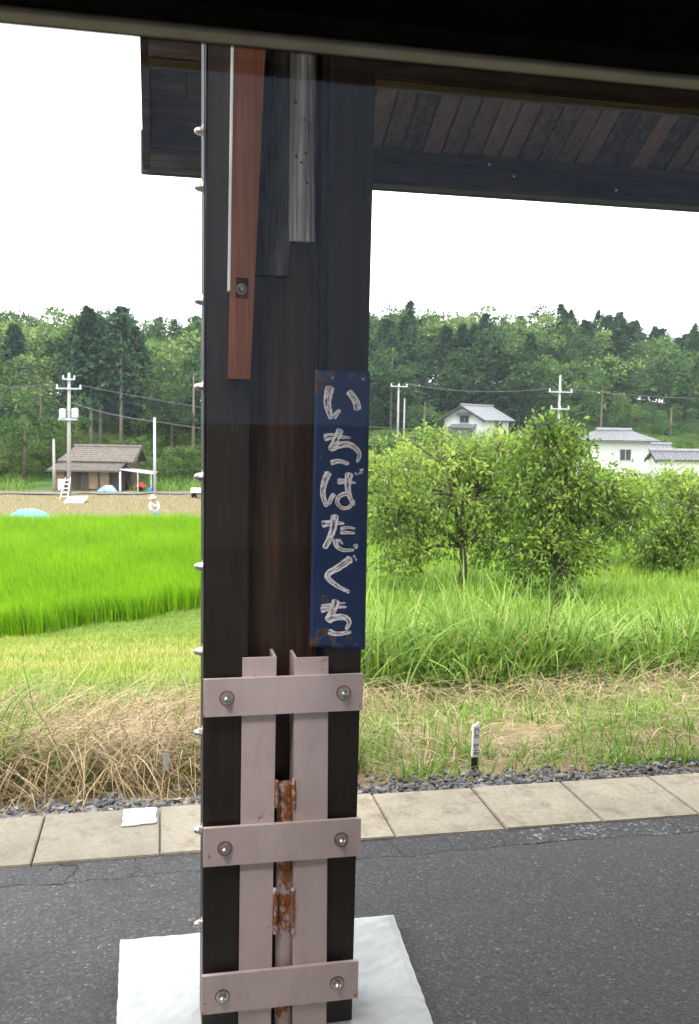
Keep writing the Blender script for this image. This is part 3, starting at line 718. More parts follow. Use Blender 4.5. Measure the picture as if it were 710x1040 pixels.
mb.hexa([(xx, YR, ztop(YR)), (XRR, YR, ztop(YR)), (XRR, 3.818, ztop(3.818)), (xx, 3.818, ztop(3.818)), (xx, YR, ztop(YR)+.018), (XRR, YR, ztop(YR)+.018), (XRR, 3.818, ztop(3.818)+.018), (xx, 3.818, ztop(3.818)+.018)])
mb.build('soffit_sheet', SOFF, roof)
for (ya, yb_, nm) in ((YR, 3.853, 'roof_cover'), (YR-.002, 1.05, 'roof_cover')):
    s_ = abs(yb_-YR)*SL; z0 = ztop(YR)+.028
    MB().hexa([(XRL, ya, z0), (XRR, ya, z0), (XRR, yb_, z0-s_), (XRL, yb_, z0-s_), (XRL, ya, z0+.03), (XRR, ya, z0+.03), (XRR, yb_, z0-s_+.03), (XRL, yb_, z0-s_+.03)]).build(nm, simple('dark_roof_sheet', (.03, .03, .032), .6), roof)
mb = MB(); z0 = ztop(YR)+.02
for (ya, yb_) in ((YR+.001, 3.822), (YR-.001, 1.08)):
    s_ = abs(yb_-YR)*SL
    mb = MB().hexa([(XRL+.002, ya, z0-.10), (XRL+.031, ya, z0-.10), (XRL+.031, yb_, z0-s_-.10), (XRL+.002, yb_, z0-s_-.10), (XRL+.002, ya, z0), (XRL+.031, ya, z0), (XRL+.031, yb_, z0-s_), (XRL+.002, yb_, z0-s_)])
    mb.build('barge_board', BEAM, roof, bevel=.003)
# flat end bay, left of the pillar: two wide boards closing the gable corner
xg1 = at(205, 110, 3.45).x
for (a_, b_) in ((XRL+.036, XRL+.16), (XRL+.165, XRL+.30)):
    y0, y1 = 3.40, 3.735
    MB().hexa([(a_, y0, ztop(y0)-.022), (b_, y0, ztop(y0)-.022), (b_, y1, ztop(y1)-.022), (a_, y1, ztop(y1)-.022), (a_, y0, ztop(y0)-.006), (b_, y0, ztop(y0)-.006), (b_, y1, ztop(y1)-.006), (a_, y1, ztop(y1)-.006)]).build('end_bay_board', BEAM, roof)
for x, y in ((497, 167), (522, 179), (626, 193)):
    p = at(x, y, 3.738); MB().lathe((p.x, 3.739, p.z), (0, -1, 0), [(0, .006), (.002, .005), (.004, .001)], 10).build('nail', STEEL, roof)

# ------------------------------------------------------------------ train carriage the picture is taken from
YW = .70
hb = at(355, 57.5, YW).z
BLACK = simple('black_rubber', (.003, .003, .003), .9, 0, .2, 20, .1, .04)
ALU = simple('brushed_aluminium', (.66, .57, .54), .6, 0., .12, 30, .1)
LINING = simple('dark_carriage_lining', (.05, .047, .042), .7, 0, .15, 6, .05)
PAINTED = simple('carriage_body_paint', (.30, .29, .27), .4, 0, .08, 3, .05)
tr = empty('train_carriage', (.2, -.7, -.95), 'train carriage window with black frame and grey metal strip across the top', 'train')
X0, X1, ZS = -1.25, 1.65, 1.08
MB().box(-7, X0, YW-.04, YW+.06, -.6, 3.4).build('body_side', PAINTED, tr)
MB().box(X1, 9, YW-.04, YW+.06, -.6, 3.4).build('body_side', PAINTED, tr)
MB().box(X0+.001, X1-.001, YW-.04, YW+.06, -.6, ZS).build('body_side', PAINTED, tr)
MB().box(X0+.001, X1-.001, YW+.0035, YW+.06, hb+.05, 3.4).build('body_side', PAINTED, tr)
wf = MB().box(X0+.002, X1-.002, YW-.003, YW+.003, hb, hb+.07).build('window_gasket', BLACK, tr)
MB().box(X0+.002, X1-.002, YW-.0225, YW-.0034, hb-.001, hb+.05).build('metal_strip', ALU, tr, bevel=.001)
MB().box(X0+.002, X1-.002, YW-.06, YW-.0230, hb+.0016, hb+.16).build('blind_box', BLACK, tr, bevel=.001)
MB().box(X0+.002, X1-.002, YW-.06, YW-.0230, hb+.1616, 3.28).build('inner_lining', LINING, tr)
MB().box(-7, 9, -2.15, YW-.043, 3.29, 3.38).build('ceiling_panel', LINING, tr)
MB().box(-7, 9, -2.15, YW-.043, .16, .24).build('carriage_floor', LINING, tr)
MB().box(-7, 9, -2.22, -2.16, -.6, 1.22).build('far_wall', LINING, tr)
MB().box(-7, 9, -2.22, -2.16, 3.12, 3.285).build('far_wall', LINING, tr)
for xa in (-7.0, -4.6, -2.0, 3.9, 6.3):
    MB().box(xa, xa+.22, -2.215, -2.165, 1.221, 3.119).build('far_window_post', LINING, tr)
def dimmer_fn(t, out):
    tb = N(t, 'ShaderNodeBsdfTransparent'); tb.inputs[0].default_value = (.40, .45, .52, 1); L(t, tb.outputs[0], out.inputs[0])
MB().box(-6.9, 8.9, -2.193, -2.187, 1.2215, 3.1185).build('far_window_dimmer', mat('reflection_dimmer', dimmer_fn), tr)  # unseen pane, added tint and height tuned for the sky reflected in the window
def glass_fn(t, out):
    tb = N(t, 'ShaderNodeBsdfTransparent'); tb.inputs[0].default_value = (.97, .975, .975, 1)
    gl = N(t, 'ShaderNodeBsdfGlossy', Roughness=.0); fr_ = N(t, 'ShaderNodeFresnel', IOR=1.45); ms = t.nodes.new('ShaderNodeMixShader')
    L(t, fr_.outputs[0], ms.inputs[0]); L(t, tb.outputs[0], ms.inputs[1]); L(t, gl.outputs[0], ms.inputs[2]); L(t, ms.outputs[0], out.inputs[0])
me = bpy.data.meshes.new('window_pane'); me.from_pydata([(X0+.002, YW, ZS+.001), (X1-.002, YW, ZS+.001), (X1-.002, YW, hb-.0005), (X0+.002, YW, hb-.0005)], [], [(0, 1, 2, 3)])
newobj('window_pane', me, mat('window_glass', glass_fn), tr)

# ------------------------------------------------------------------ grasses
def leaves(Pt, D, size, wr, tint, fold=.25, up=1.0):
    "diamond leaves folded along the midrib"
    n = len(Pt); D = D/np.linalg.norm(D, axis=1)[:, None]
    R0 = rng.normal(0, 1, (n, 3)); R0[:, 2] += up*1.2
    S = np.cross(D, R0); S /= np.linalg.norm(S, axis=1)[:, None]+1e-6; Nn = np.cross(S, D)
    s = size[:, None]; h = (size*wr)[:, None]*.5
    mid_ = Pt+D*s*.42
    V = np.stack([Pt, mid_+S*h+Nn*h*fold*2, Pt+D*s-Nn*s*.12, mid_-S*h+Nn*h*fold*2], 1).reshape(-1, 3)
    F = (np.arange(n)*4)[:, None]+np.array([0, 1, 2, 3])[None]
    return V, F, {'tint': np.repeat(tint, 4)}
def sph(n):
    v = rng.normal(0, 1, (n, 3)); return v/np.linalg.norm(v, axis=1)[:, None]
RICE = leafmat('rice_leaf', [(0, (.085, .21, .006)), (.45, (.19, .39, .006)), (1, (.30, .52, .012))], .4, spec=.06)
MOWN = leafmat('mown_grass', [(0, (.11, .17, .02)), (.4, (.24, .33, .035)), (.7, (.38, .40, .09)), (1, (.50, .42, .18))], .3)
STRAW = leafmat('dry_straw', [(0, (.13, .085, .045)), (.35, (.30, .22, .12)), (.75, (.44, .335, .185)), (1, (.56, .46, .29))], .15, rough=.6)
TALL = leafmat('tall_grass', [(0, (.06, .13, .015)), (.4, (.14, .26, .03)), (.75, (.25, .38, .07)), (.93, (.36, .45, .13)), (1, (.48, .38, .18))], .35)
MEAD = leafmat('meadow_grass', [(0, (.11, .2, .015)), (.5, (.22, .37, .035)), (1, (.34, .47, .07))], .4)
def U(a, b, n): return rng.uniform(a, b, n)
def pos(X, Y, dz=0): return np.stack([X, Y, ground(X, Y)+dz], -1)
# rice paddy: near edge runs diagonally, far edge at 55 m
def rice_front(X): return 26.0+.62*(X+4.2)+.35*np.sin(X*2.1)
n = 26000; Y = 24+(53-24)*rng.random(n)**1.25; X = U(-.24, .10, n)*Y-1.0
k = (Y > rice_front(X)) & (X < .5+.08*Y-.6); X, Y = X[k], Y[k]
per = 6; X = np.repeat(X, per)+rng.normal(0, .055, len(X)*per); Y = np.repeat(Y, per)+rng.normal(0, .055, len(Y)*per); n = len(X)
patch = .5+.5*np.sin(X*.9+1.2)*np.sin(Y*.55+.4)
wind = rng.normal(2.6, .9, n)
V, F, A = blades(pos(X, Y, -.02), U(.75, 1.08, n)*(1-.10*patch), U(.016, .028, n), wind, U(.0, .22, n), U(.25, 1.1, n), 3, np.clip(rng.normal(.55, .26, n)-.22*patch-.16*(np.sin((X*.93-Y*.37)*2*np.pi/.9) > .55), 0, 1))
tag(npmesh('rice_crop', V, F, RICE, attrs=A), 'bright green young rice filling the paddy on the left', 'rice', kind='stuff')
# mown slope
n = 80000; Y = 6.8+(31-6.8)*rng.random(n)**1.5; X = U(-.27, .16, n)*Y-.6; k = (Y < rice_front(X)+.4); X, Y = X[k], Y[k]; n = len(X)
dry = .5+.5*np.sin(X*1.3+Y*.7)*np.sin(Y*1.9+X*.4)
V, F, A = blades(pos(X, Y, -.01), U(.06, .2, n)*(1+.8*(Y < 12)*rng.random(n)), U(.008, .018, n), U(0, 6.28, n), U(.1, .8, n), U(.2, 1.2, n), 2, np.clip(rng.normal(.42, .2, n)+.28*(dry-.5)+.22*sm(11, 14, Y)*sm(24, 17, Y), 0, 1))
tag(npmesh('mown_grass', V, F, MOWN, attrs=A), 'short mown yellowish grass on the slope below the platform', 'grass', kind='stuff')
# dry straw bank along the whole edge
def straw(n, xr, yr, ln, lean, dirm, dirs, lift):
    X = U(*xr, n); Y = yr[0]+(yr[1]-yr[0])*rng.random(n)
    return blades(pos(X, Y, 0)+np.stack([0*X, 0*X, U(0, 1, n)*lift], -1), U(*ln, n), U(.003, .008, n), rng.normal(dirm, dirs, n), U(*lean, n), U(.3, 1.6, n), 4, np.clip(rng.normal(.55, .25, n), 0, 1))
parts = [straw(15000, (-2.6, .9), (4.85, 7.1), (.25, .8), (.75, 1.65), -1.2, .9, .32),
         straw(1500, (-2.6, -.5), (4.65, 5.2), (.15, .4), (.9, 1.6), -1.5, 1.2, .06),
         straw(4600, (.6, 6.5), (4.75, 8.2), (.12, .42), (1.15, 1.65), -1.5, 1.6, .07),
         straw(2600, (.9, 7.5), (6.6, 8.0), (.3, .7), (1., 1.6), -1.5, .9, .2)]
V, F, A = cat(parts); tag(npmesh('dry_straw', V, F, STRAW, attrs=A), 'matted dry straw lying on the bank behind the gravel', 'straw', kind='stuff')
# green tufts rising through the straw
def tufts(cx, cy, nb, ln, spread, wd=(.008, .02), lean=(0, .5), curve=(.3, 1.4)):
    Xs = np.repeat(cx, nb)+rng.normal(0, spread, len(cx)*nb); Ys = np.maximum(np.repeat(cy, nb)+rng.normal(0, spread, len(cx)*nb), 4.3); n = len(Xs)
    return blades(pos(Xs, Ys, -.01), U(*ln, n), U(*wd, n), U(0, 6.28, n), U(*lean, n), U(*curve, n), 4, np.clip(rng.normal(.5, .2, n), 0, 1))
parts = [tufts(U(-1.9, -.75, 42), U(4.65, 6.3, 42), 22, (.3, .75), .07), tufts(U(-.7, .7, 55), U(4.8, 7.2, 55), 14, (.2, .5), .05), tufts(U(-2.9, .9, 120), U(7.2, 9.2, 120), 24, (.2, .5), .14),
         tufts(U(.75, 1.1, 6), U(4.8, 5.3, 6), 16, (.2, .45), .05, (.01, .022)), tufts(U(.6, 6.5, 520), U(4.6, 7.6, 520), 22, (.05, .22), .09, (.006, .014), (.1, .9)),
         tufts(U(2.5, 3.2, 10), U(4.55, 4.7, 10), 18, (.05, .12), .03)]
V, F, A = cat(parts); tag(npmesh('green_tufts', V, F, TALL, attrs=A), 'green grass tufts growing up through the dry straw', 'grass', kind='stuff')
# tall reedy grass on the right
n = 6400; X = U(.9, 8.6, n); Y = 7.7+np.abs(rng.normal(0, 1.1, n)); 
cl = .55+.45*np.sin(X*2.3+.7)*np.sin(X*.9+2+Y)
V1 = blades(pos(X, Y, -.02), U(.45, 1.2, n)*(.62+.6*cl), U(.014, .036, n), U(0, 6.28, n), U(.0, .4, n), U(.3, 2.2, n), 6, np.clip(rng.normal(.62, .2, n)-.1*cl, 0, 1))
n = 1500; X = U(.8, 8.8, n); Y = 7.3+rng.random(n)*1.2
V2 = blades(pos(X, Y, -.02), U(.3, .8, n), U(.010, .022, n), U(0, 6.28, n), U(.1, .6, n), U(.5, 1.8, n), 5)
V, F, A = cat([V1, V2]); tag(npmesh('tall_grass', V, F, TALL, attrs=A), 'tall arching green grass in front of the orchard', 'grass', kind='stuff')
nw = 90; WX = U(.9, 7.5, nw); WY = U(7.4, 9.0, nw); ws = []
for x, y in zip(WX, WY):
    k = 46; hgt = rng.uniform(.2, .55); c0 = np.array([x, y, gz(x, y)]); Pt = c0+np.stack([rng.normal(0, .13, k), rng.normal(0, .13, k), hgt*rng.random(k)], -1)
    ws.append(leaves(Pt, sph(k)+np.array([0, 0, .2]), U(.04, .09, k), .5, np.clip(rng.normal(.35, .2, k)+rng.normal(0, .1), 0, 1)))
V, F, A = cat(ws); tag(npmesh('broadleaf_weeds', V, F, leafmat('weed_leaf', [(0, (.03, .08, .012)), (.5, (.08, .17, .02)), (1, (.2, .3, .05))], .3), attrs=A), 'dark broad-leaved weeds at the foot of the tall grass', 'weeds', kind='stuff')
n = 60000; Y = 10+38*rng.random(n)**1.6; X = .5+.08*Y+.4+rng.random(n)*(.62*Y+2)
V, F, A = blades(pos(X, Y, -.02), U(.12, .3, n)*(1+1.0*sm(18, 26, Y)), U(.012, .026, n), U(0, 6.28, n), U(.0, .5, n), U(.2, 1.3, n), 2)
tag(npmesh('meadow_grass', V, F, MEAD, attrs=A), 'light green meadow grass under the orchard trees', 'grass', kind='stuff')

# ------------------------------------------------------------------ trees
BARK = wood('tree_bark', (.06, .048, .038), (.2, .165, .13), .9, (20, 20, 4), .8, .1)
CEDARBARK = wood('cedar_bark', (.2, .17, .135), (.42, .37, .3), .9, (14, 14, 1.5), .8, .1)
FRUIT = leafmat('orchard_leaf', [(0, (.045, .10, .014)), (.4, (.125, .225, .03)), (.75, (.24, .36, .06)), (1, (.42, .50, .09))], .45, rough=.38, spec=.4)
FRUITD = leafmat('orchard_leaf_dark', [(0, (.035, .08, .012)), (.45, (.105, .20, .022)), (.8, (.23, .35, .045)), (1, (.38, .48, .07))], .45, rough=.36, spec=.45)
CONI = leafmat('conifer_needles', [(0, (.011, .034, .015)), (.5, (.026, .068, .026)), (1, (.056, .115, .04))], .15, rough=.6, spec=.1)
BROAD = leafmat('broadleaf_foliage', [(0, (.018, .048, .012)), (.5, (.046, .10, .022)), (.85, (.105, .19, .042)), (1, (.19, .27, .07))], .25, rough=.5, spec=.2)
PALE = leafmat('pale_bamboo_foliage', [(0, (.05, .10, .02)), (.5, (.11, .19, .045)), (1, (.2, .28, .08))], .3, rough=.5, spec=.2)

def fruit_tree(px, py, Y, blobs, nleaf, leaf, m_, label, tw=.07, tint=.58):
    b = at(px, py, Y); base = Vector((b.x, Y, gz(b.x, Y)-.03))
    o = empty('fruit_tree', base, label, 'tree', 'orchard trees')
    cl = []
    for (cx, cy, rx, ry, wgt) in blobs:
        c_ = at(cx, cy, Y); cl.append((np.array(c_[:]), 1.22*rx*Y/FPX, 1.12*ry*Y/FPX, wgt))
    tot = sum(c_[3] for c_ in cl)
    Vs = []; twigs = MB(); tb = MB()
    fork = base+Vector((0, 0, max(.5, (cl[0][0][2]-base.z)*.45)))
    tb.tube([base, base.lerp(fork, .5)+Vector((.05, .02, 0)), fork], [tw, tw*.8, tw*.7], 9)
    for (c_, rx, ry, wgt) in cl:
        nt_ = max(12, int(330*wgt/tot)); ends = c_+sph(nt_)*np.stack([np.full(nt_, rx), np.full(nt_, rx*.95), np.full(nt_, ry)], -1)*(rng.random(nt_)**.3*rng.uniform(.75, 1.2, nt_))[:, None]
        ends[:, 2] = np.maximum(ends[:, 2], base.z+.25)
        cv = Vector(c_)
        tb.tube([fork, fork.lerp(cv, .5)+Vector((0, 0, .12)), cv], [tw*.5, tw*.36, tw*.2], 7)
        per = int(.85*nleaf*wgt/tot/nt_)
        for e in ends:
            ev = Vector(e); st = cv.lerp(ev, .25); md = st.lerp(ev, .6)+Vector((0, 0, .1))
            tb.tube([st, md, ev], [tw*.16, tw*.11, tw*.05], 4, cap=False)
            f = 1-.5*rng.random(per)**1.8; p0 = np.array(st[:]); p1 = np.array(md[:]); p2 = e
            Pp = ((1-f)**2)[:, None]*p0+(2*f*(1-f))[:, None]*p1+(f**2)[:, None]*p2+rng.normal(0, leaf*.95, (per, 3))
            out = (e-c_)/(np.linalg.norm(e-c_)+1e-6)
            D = out[None]*.5+sph(per)*.75; D[:, 2] -= .42
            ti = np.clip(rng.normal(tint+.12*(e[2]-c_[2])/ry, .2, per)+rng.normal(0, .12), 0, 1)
            Vs.append(leaves(Pp, D, rng.uniform(.75, 1.25, per)*leaf, rng.uniform(.38, .5), ti, .3, .6))
    tb.build('trunk', BARK, o, smooth=True)
    V, F, A = cat(Vs); npmesh('crown', V, F, m_, o, A)
    return o
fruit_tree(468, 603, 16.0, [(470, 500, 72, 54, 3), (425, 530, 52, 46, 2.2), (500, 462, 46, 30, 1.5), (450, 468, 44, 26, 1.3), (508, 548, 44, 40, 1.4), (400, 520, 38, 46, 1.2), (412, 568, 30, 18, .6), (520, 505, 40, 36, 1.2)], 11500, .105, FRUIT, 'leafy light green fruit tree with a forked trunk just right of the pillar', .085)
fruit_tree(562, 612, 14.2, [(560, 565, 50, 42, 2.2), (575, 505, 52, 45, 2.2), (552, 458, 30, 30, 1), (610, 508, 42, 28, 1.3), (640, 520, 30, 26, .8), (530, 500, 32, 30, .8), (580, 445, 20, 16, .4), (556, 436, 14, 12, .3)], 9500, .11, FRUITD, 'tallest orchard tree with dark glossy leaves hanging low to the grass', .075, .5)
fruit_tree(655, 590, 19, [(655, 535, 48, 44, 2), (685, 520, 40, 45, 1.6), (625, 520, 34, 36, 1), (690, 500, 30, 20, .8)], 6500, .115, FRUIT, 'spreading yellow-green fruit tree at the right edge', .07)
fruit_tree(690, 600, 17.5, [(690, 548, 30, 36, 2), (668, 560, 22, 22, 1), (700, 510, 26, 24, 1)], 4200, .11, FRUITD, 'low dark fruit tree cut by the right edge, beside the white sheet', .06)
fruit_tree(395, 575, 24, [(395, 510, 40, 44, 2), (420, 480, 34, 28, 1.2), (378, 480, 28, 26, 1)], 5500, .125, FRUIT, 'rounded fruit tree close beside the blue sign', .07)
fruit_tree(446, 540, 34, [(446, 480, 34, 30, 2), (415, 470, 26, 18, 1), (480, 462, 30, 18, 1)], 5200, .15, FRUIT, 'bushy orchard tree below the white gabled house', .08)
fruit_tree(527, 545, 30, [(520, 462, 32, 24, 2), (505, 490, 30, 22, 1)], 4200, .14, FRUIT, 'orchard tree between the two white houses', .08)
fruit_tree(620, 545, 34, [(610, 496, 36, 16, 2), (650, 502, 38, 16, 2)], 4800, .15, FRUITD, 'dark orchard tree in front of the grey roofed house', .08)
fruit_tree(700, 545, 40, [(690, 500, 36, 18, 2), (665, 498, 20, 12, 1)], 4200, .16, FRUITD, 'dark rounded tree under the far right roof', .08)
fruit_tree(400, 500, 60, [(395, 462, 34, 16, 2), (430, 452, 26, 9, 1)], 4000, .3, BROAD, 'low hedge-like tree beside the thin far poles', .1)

def shrub(px, py, Y, hpx, wid, label, m_=None, n=2600, t0=.6):
    b = at(px, py, Y); z0 = gz(b.x, Y)-.1; h = b.z-z0
    o = empty('garden_shrub', (b.x, Y, z0), label, 'shrub', 'shrubs behind the orchard')
    W, F_, A_ = broad_unit(n, wid, t0, 26, .05); W = W*h+np.array([b.x, Y, z0])
    MB().tube([(b.x, Y, z0), (b.x+.05, Y, z0+h*.3), (b.x+.1, Y, z0+h*.6)], [.05, .04, .02], 6).build('stem', BARK, o); npmesh('foliage', W, F_, m_ or FRUIT, o, A_)

# unit shapes for the wood: conifers and broadleaved crowns, one metre tall, base at 0
def conifer_unit(nc, r, lo, tint0):
    t_ = lo+(1-lo)*rng.random(nc)**.85; tt = (t_-lo)/(1-lo)
    nb = 26; ba = rng.uniform(0, 6.28, nb); bh = np.sort(rng.random(nb)); bi = np.clip(np.searchsorted(bh, tt+rng.normal(0, .03, nc)), 0, nb-1)
    ang = ba[bi]+rng.normal(0, .75, nc); prof = (1-tt**2.1)**.85*(.55+.45*np.minimum(1, tt*5))
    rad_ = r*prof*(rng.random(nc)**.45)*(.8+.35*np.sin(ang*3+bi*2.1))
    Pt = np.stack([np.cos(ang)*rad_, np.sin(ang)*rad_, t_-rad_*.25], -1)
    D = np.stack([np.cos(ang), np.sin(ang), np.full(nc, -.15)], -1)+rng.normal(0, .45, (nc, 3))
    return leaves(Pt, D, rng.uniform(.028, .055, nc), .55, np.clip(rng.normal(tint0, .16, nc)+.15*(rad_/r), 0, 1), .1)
def broad_unit(nc, rx, tint0, nblob=22, lo=.22):
    c_ = sph(nblob)*np.array([rx, rx, (1-lo)*.42])*(rng.random(nblob)**.33)[:, None]+np.array([0, 0, lo+(1-lo)*.5])
    bi = rng.integers(0, nblob, nc); rr = rng.uniform(.07, .14, nblob)[bi]
    d = sph(nc); d[:, 2] = np.where(d[:, 2] < -.3, -d[:, 2], d[:, 2])
    Pt = c_[bi]+d*(rr*rng.random(nc)**.3)[:, None]; D = d+rng.normal(0, .6, (nc, 3))
    bt = rng.normal(0, .12, nblob)[bi]
    return leaves(Pt, D, rng.uniform(.024, .044, nc), .65, np.clip(rng.normal(tint0, .15, nc)+bt, 0, 1), .1)
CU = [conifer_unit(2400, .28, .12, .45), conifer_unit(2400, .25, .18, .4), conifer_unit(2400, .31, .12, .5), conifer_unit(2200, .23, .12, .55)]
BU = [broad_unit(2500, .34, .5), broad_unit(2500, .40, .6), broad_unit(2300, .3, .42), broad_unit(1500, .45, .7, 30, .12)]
def placed(unit, x, y, z, h, wid=1., dt=0.):
    V, F, A = unit; a_ = rng.uniform(0, 6.28); c_, s_ = math.cos(a_), math.sin(a_)
    W = np.stack([(V[:, 0]*c_-V[:, 1]*s_)*h*wid+x, (V[:, 0]*s_+V[:, 1]*c_)*h*wid+y, V[:, 2]*h+z], -1)
    return W, F, {'tint': np.clip(A['tint']+dt, 0, 1)}
con, bro = [], []
yy = 96.
while yy < 164:
    sp_ = 5.6-(yy-96)*.008
    for x in np.arange(-.18*yy-6, .62*yy+6, sp_):
        X = x+rng.uniform(-1.5, 1.5); Y = yy+rng.uniform(-1.8, 1.8)
        pxr = (X/Y)
        if yy < 112 and .17 < pxr < .64: continue                    # clearing around the houses
        if yy < 107 and -.115 < pxr < -.005: continue                 # open foot of the wood behind the barn
        ncon = .42+.3*math.sin(X*.08+Y*.05)
        if pxr < -.02 and yy < 118: ncon = .25
        if yy > 136: ncon *= .45
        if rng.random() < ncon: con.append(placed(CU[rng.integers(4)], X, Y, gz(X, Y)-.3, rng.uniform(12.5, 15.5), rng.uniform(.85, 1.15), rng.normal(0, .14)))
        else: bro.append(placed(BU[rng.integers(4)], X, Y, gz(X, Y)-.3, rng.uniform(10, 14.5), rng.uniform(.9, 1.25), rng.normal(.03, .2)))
    yy += sp_*.95
V, F, A = cat(con); tag(npmesh('conifer_wood', V, F, CONI, attrs=A), 'dense dark conifer wood covering the hill behind the houses', 'wood', kind='stuff')
V, F, A = cat(bro); tag(npmesh('broadleaf_wood', V, F, BROAD, attrs=A), 'broadleaved trees massed between the conifers on the hillside', 'wood', kind='stuff')
# undergrowth at the foot of the wood
us = []
for i in range(230):
    Y = rng.uniform(88, 104); X = rng.uniform(-.2*Y, .62*Y); 
    us.append(placed(BU[3], X, Y, gz(X, Y)-.4, rng.uniform(1.4, 3.2), 1.2, rng.normal(.05, .12)))
for i in range(70):
    Y = rng.uniform(87.5, 96); X = rng.uniform(-.22, .06)*Y; us.append(placed(BU[3], X, Y, gz(X, Y)-.4, rng.uniform(1.8, 4.2), 1.25, rng.normal(.05, .14)))
V, F, A = cat(us); tag(npmesh('undergrowth', V, F, BROAD, attrs=A), 'green shrubs massed along the foot of the wood', 'undergrowth', kind='stuff')
SHR = ['left of the tallest orchard tree', 'just under the white gabled house', 'close to the top of the blue sign', 'between the blue sign and the gabled house', 'under the right utility pole', 'in front of the tiled house wall', 'right of the tiled house window', 'below the far right roof', 'at the right edge under the low wing', 'filling the gap left of the forked fruit tree', 'behind the forked fruit tree trunk', 'behind the tallest orchard tree', 'right of the tallest orchard tree', 'in front of the low wing, waist high']
for (px, py, Y, wd, k, mm, t0) in ((515, 470, 44, .55, 0, FRUIT, .6), (478, 452, 56, .6, 1, FRUIT, .55), (385, 452, 48, .6, 2, FRUIT, .65), (425, 447, 66, .7, 3, BROAD, .75), (585, 466, 46, .6, 4, FRUITD, .6), (612, 474, 42, .6, 5, FRUIT, .6), (645, 475, 46, .6, 6, FRUITD, .6), (672, 473, 50, .6, 7, FRUIT, .5), (700, 478, 40, .6, 8, FRUITD, .6), (395, 478, 32, .7, 9, FRUIT, .7), (455, 492, 27, .8, 10, FRUIT, .65), (535, 486, 30, .8, 11, FRUIT, .7), (625, 500, 25, .8, 12, FRUIT, .7), (680, 505, 27, .8, 13, FRUIT, .65)):
    shrub(px, py, Y, 0, wd, 'green garden shrub '+SHR[k], mm, 3000, t0)
# trees that can be told apart
def hill_tree(name, px, ytop, Y, kind, label, lo=.0, wid=1., dt=0., n=1800, tr_=.2, ypx_base=None):
    b = at(px, ytop, Y); x = b.x; z0 = gz(x, Y)-.2; h = b.z-z0
    o = empty(name, (x, Y, z0), label, 'tree', 'trees on the hillside')
    if kind == 'c': u = conifer_unit(n, .2*wid, lo, .45+dt); m_ = CONI
    elif kind == 'p': u = broad_unit(n, .3*wid, .5+dt); m_ = PALE
    else: u = broad_unit(n, .36*wid, .5+dt); m_ = BROAD
    W, F_, A_ = placed(u, x, Y, z0, h)
    MB().tube([(x, Y, z0), (x+.05, Y, z0+h*.5), (x+.08, Y, z0+h*.93)], [tr_, tr_*.75, tr_*.2], 8).build('trunk', CEDARBARK if lo > .3 else BARK, o, smooth=True)
    npmesh('crown', W, F_, m_, o, A_); return o
hill_tree('cedar_tree', 91, 314, 97, 'c', 'tall cedar with a long bare trunk, left of the barn ridge', .40, 1.0)
hill_tree('cedar_tree', 101, 322, 99, 'c', 'slender cedar close behind the bare-trunked cedar above the barn', .48, .8, .05)
hill_tree('cedar_tree', 122, 320, 96, 'c', 'straight bare-trunked cedar rising over the right part of the barn', .44, 1.0)
hill_tree('cedar_tree', 138, 332, 98, 'c', 'dark ivy-covered cedar at the right end of the barn', .22, .8, -.1)
hill_tree('cedar_tree', 76, 330, 98, 'c', 'cedar standing directly behind the transformer pole', .45, .8)
hill_tree('broadleaf_tree', 40, 385, 90, 'b', 'bright bushy tree at the left edge beside the barn', 0, 1.3, .15, 2600)
hill_tree('broadleaf_tree', 24, 420, 87, 'b', 'low leafy tree left of the barn eaves', 0, 1.5, .1, 2200)
hill_tree('broadleaf_tree', 196, 372, 92, 'b', 'large dark broadleaf tree beside the pillar, right of the barn', 0, 1.1, -.15, 3000)
hill_tree('broadleaf_tree', 174, 395, 94, 'b', 'rounded dark tree between the grey pole and the pillar', 0, 1.2, -.05, 2400)
hill_tree('bamboo_clump', 155, 380, 100, 'p', 'pale yellow-green bamboo clump above the barn canopy', 0, 1.3, .1, 2600)
hill_tree('pine_tree', 431, 405, 104, 'b', 'small pruned garden pine left of the white gabled house', 0, .9, 0, 1600)
hill_tree('cedar_tree', 538, 338, 118, 'c', 'broad conical cedar rising behind the right utility pole', .05, 1.25, .1, 3200)
hill_tree('cedar_tree', 470, 330, 122, 'c', 'conical cedar directly above the white gabled house', .05, 1.2, 0., 3000)
hill_tree('cedar_tree', 505, 345, 118, 'c', 'cedar to the right above the gabled house roof', .05, 1.2, .05, 3000)
hill_tree('broadleaf_tree', 612, 385, 108, 'b', 'round-topped tree just left above the grey roofed house', 0, 1.5, .12, 3200)
hill_tree('bamboo_clump', 640, 408, 110, 'p', 'pale bamboo behind the ridge of the grey roofed house', 0, 1.2, -.05, 2200)
hill_tree('broadleaf_tree', 682, 410, 104, 'b', 'dark rounded tree at the right edge above the low roof', 0, 1.4, 0., 3000)
hill_tree('broadleaf_tree', 398, 355, 112, 'b', 'dark spreading tree just right of the pillar on the hill', 0, 1.1, -.12, 3000)

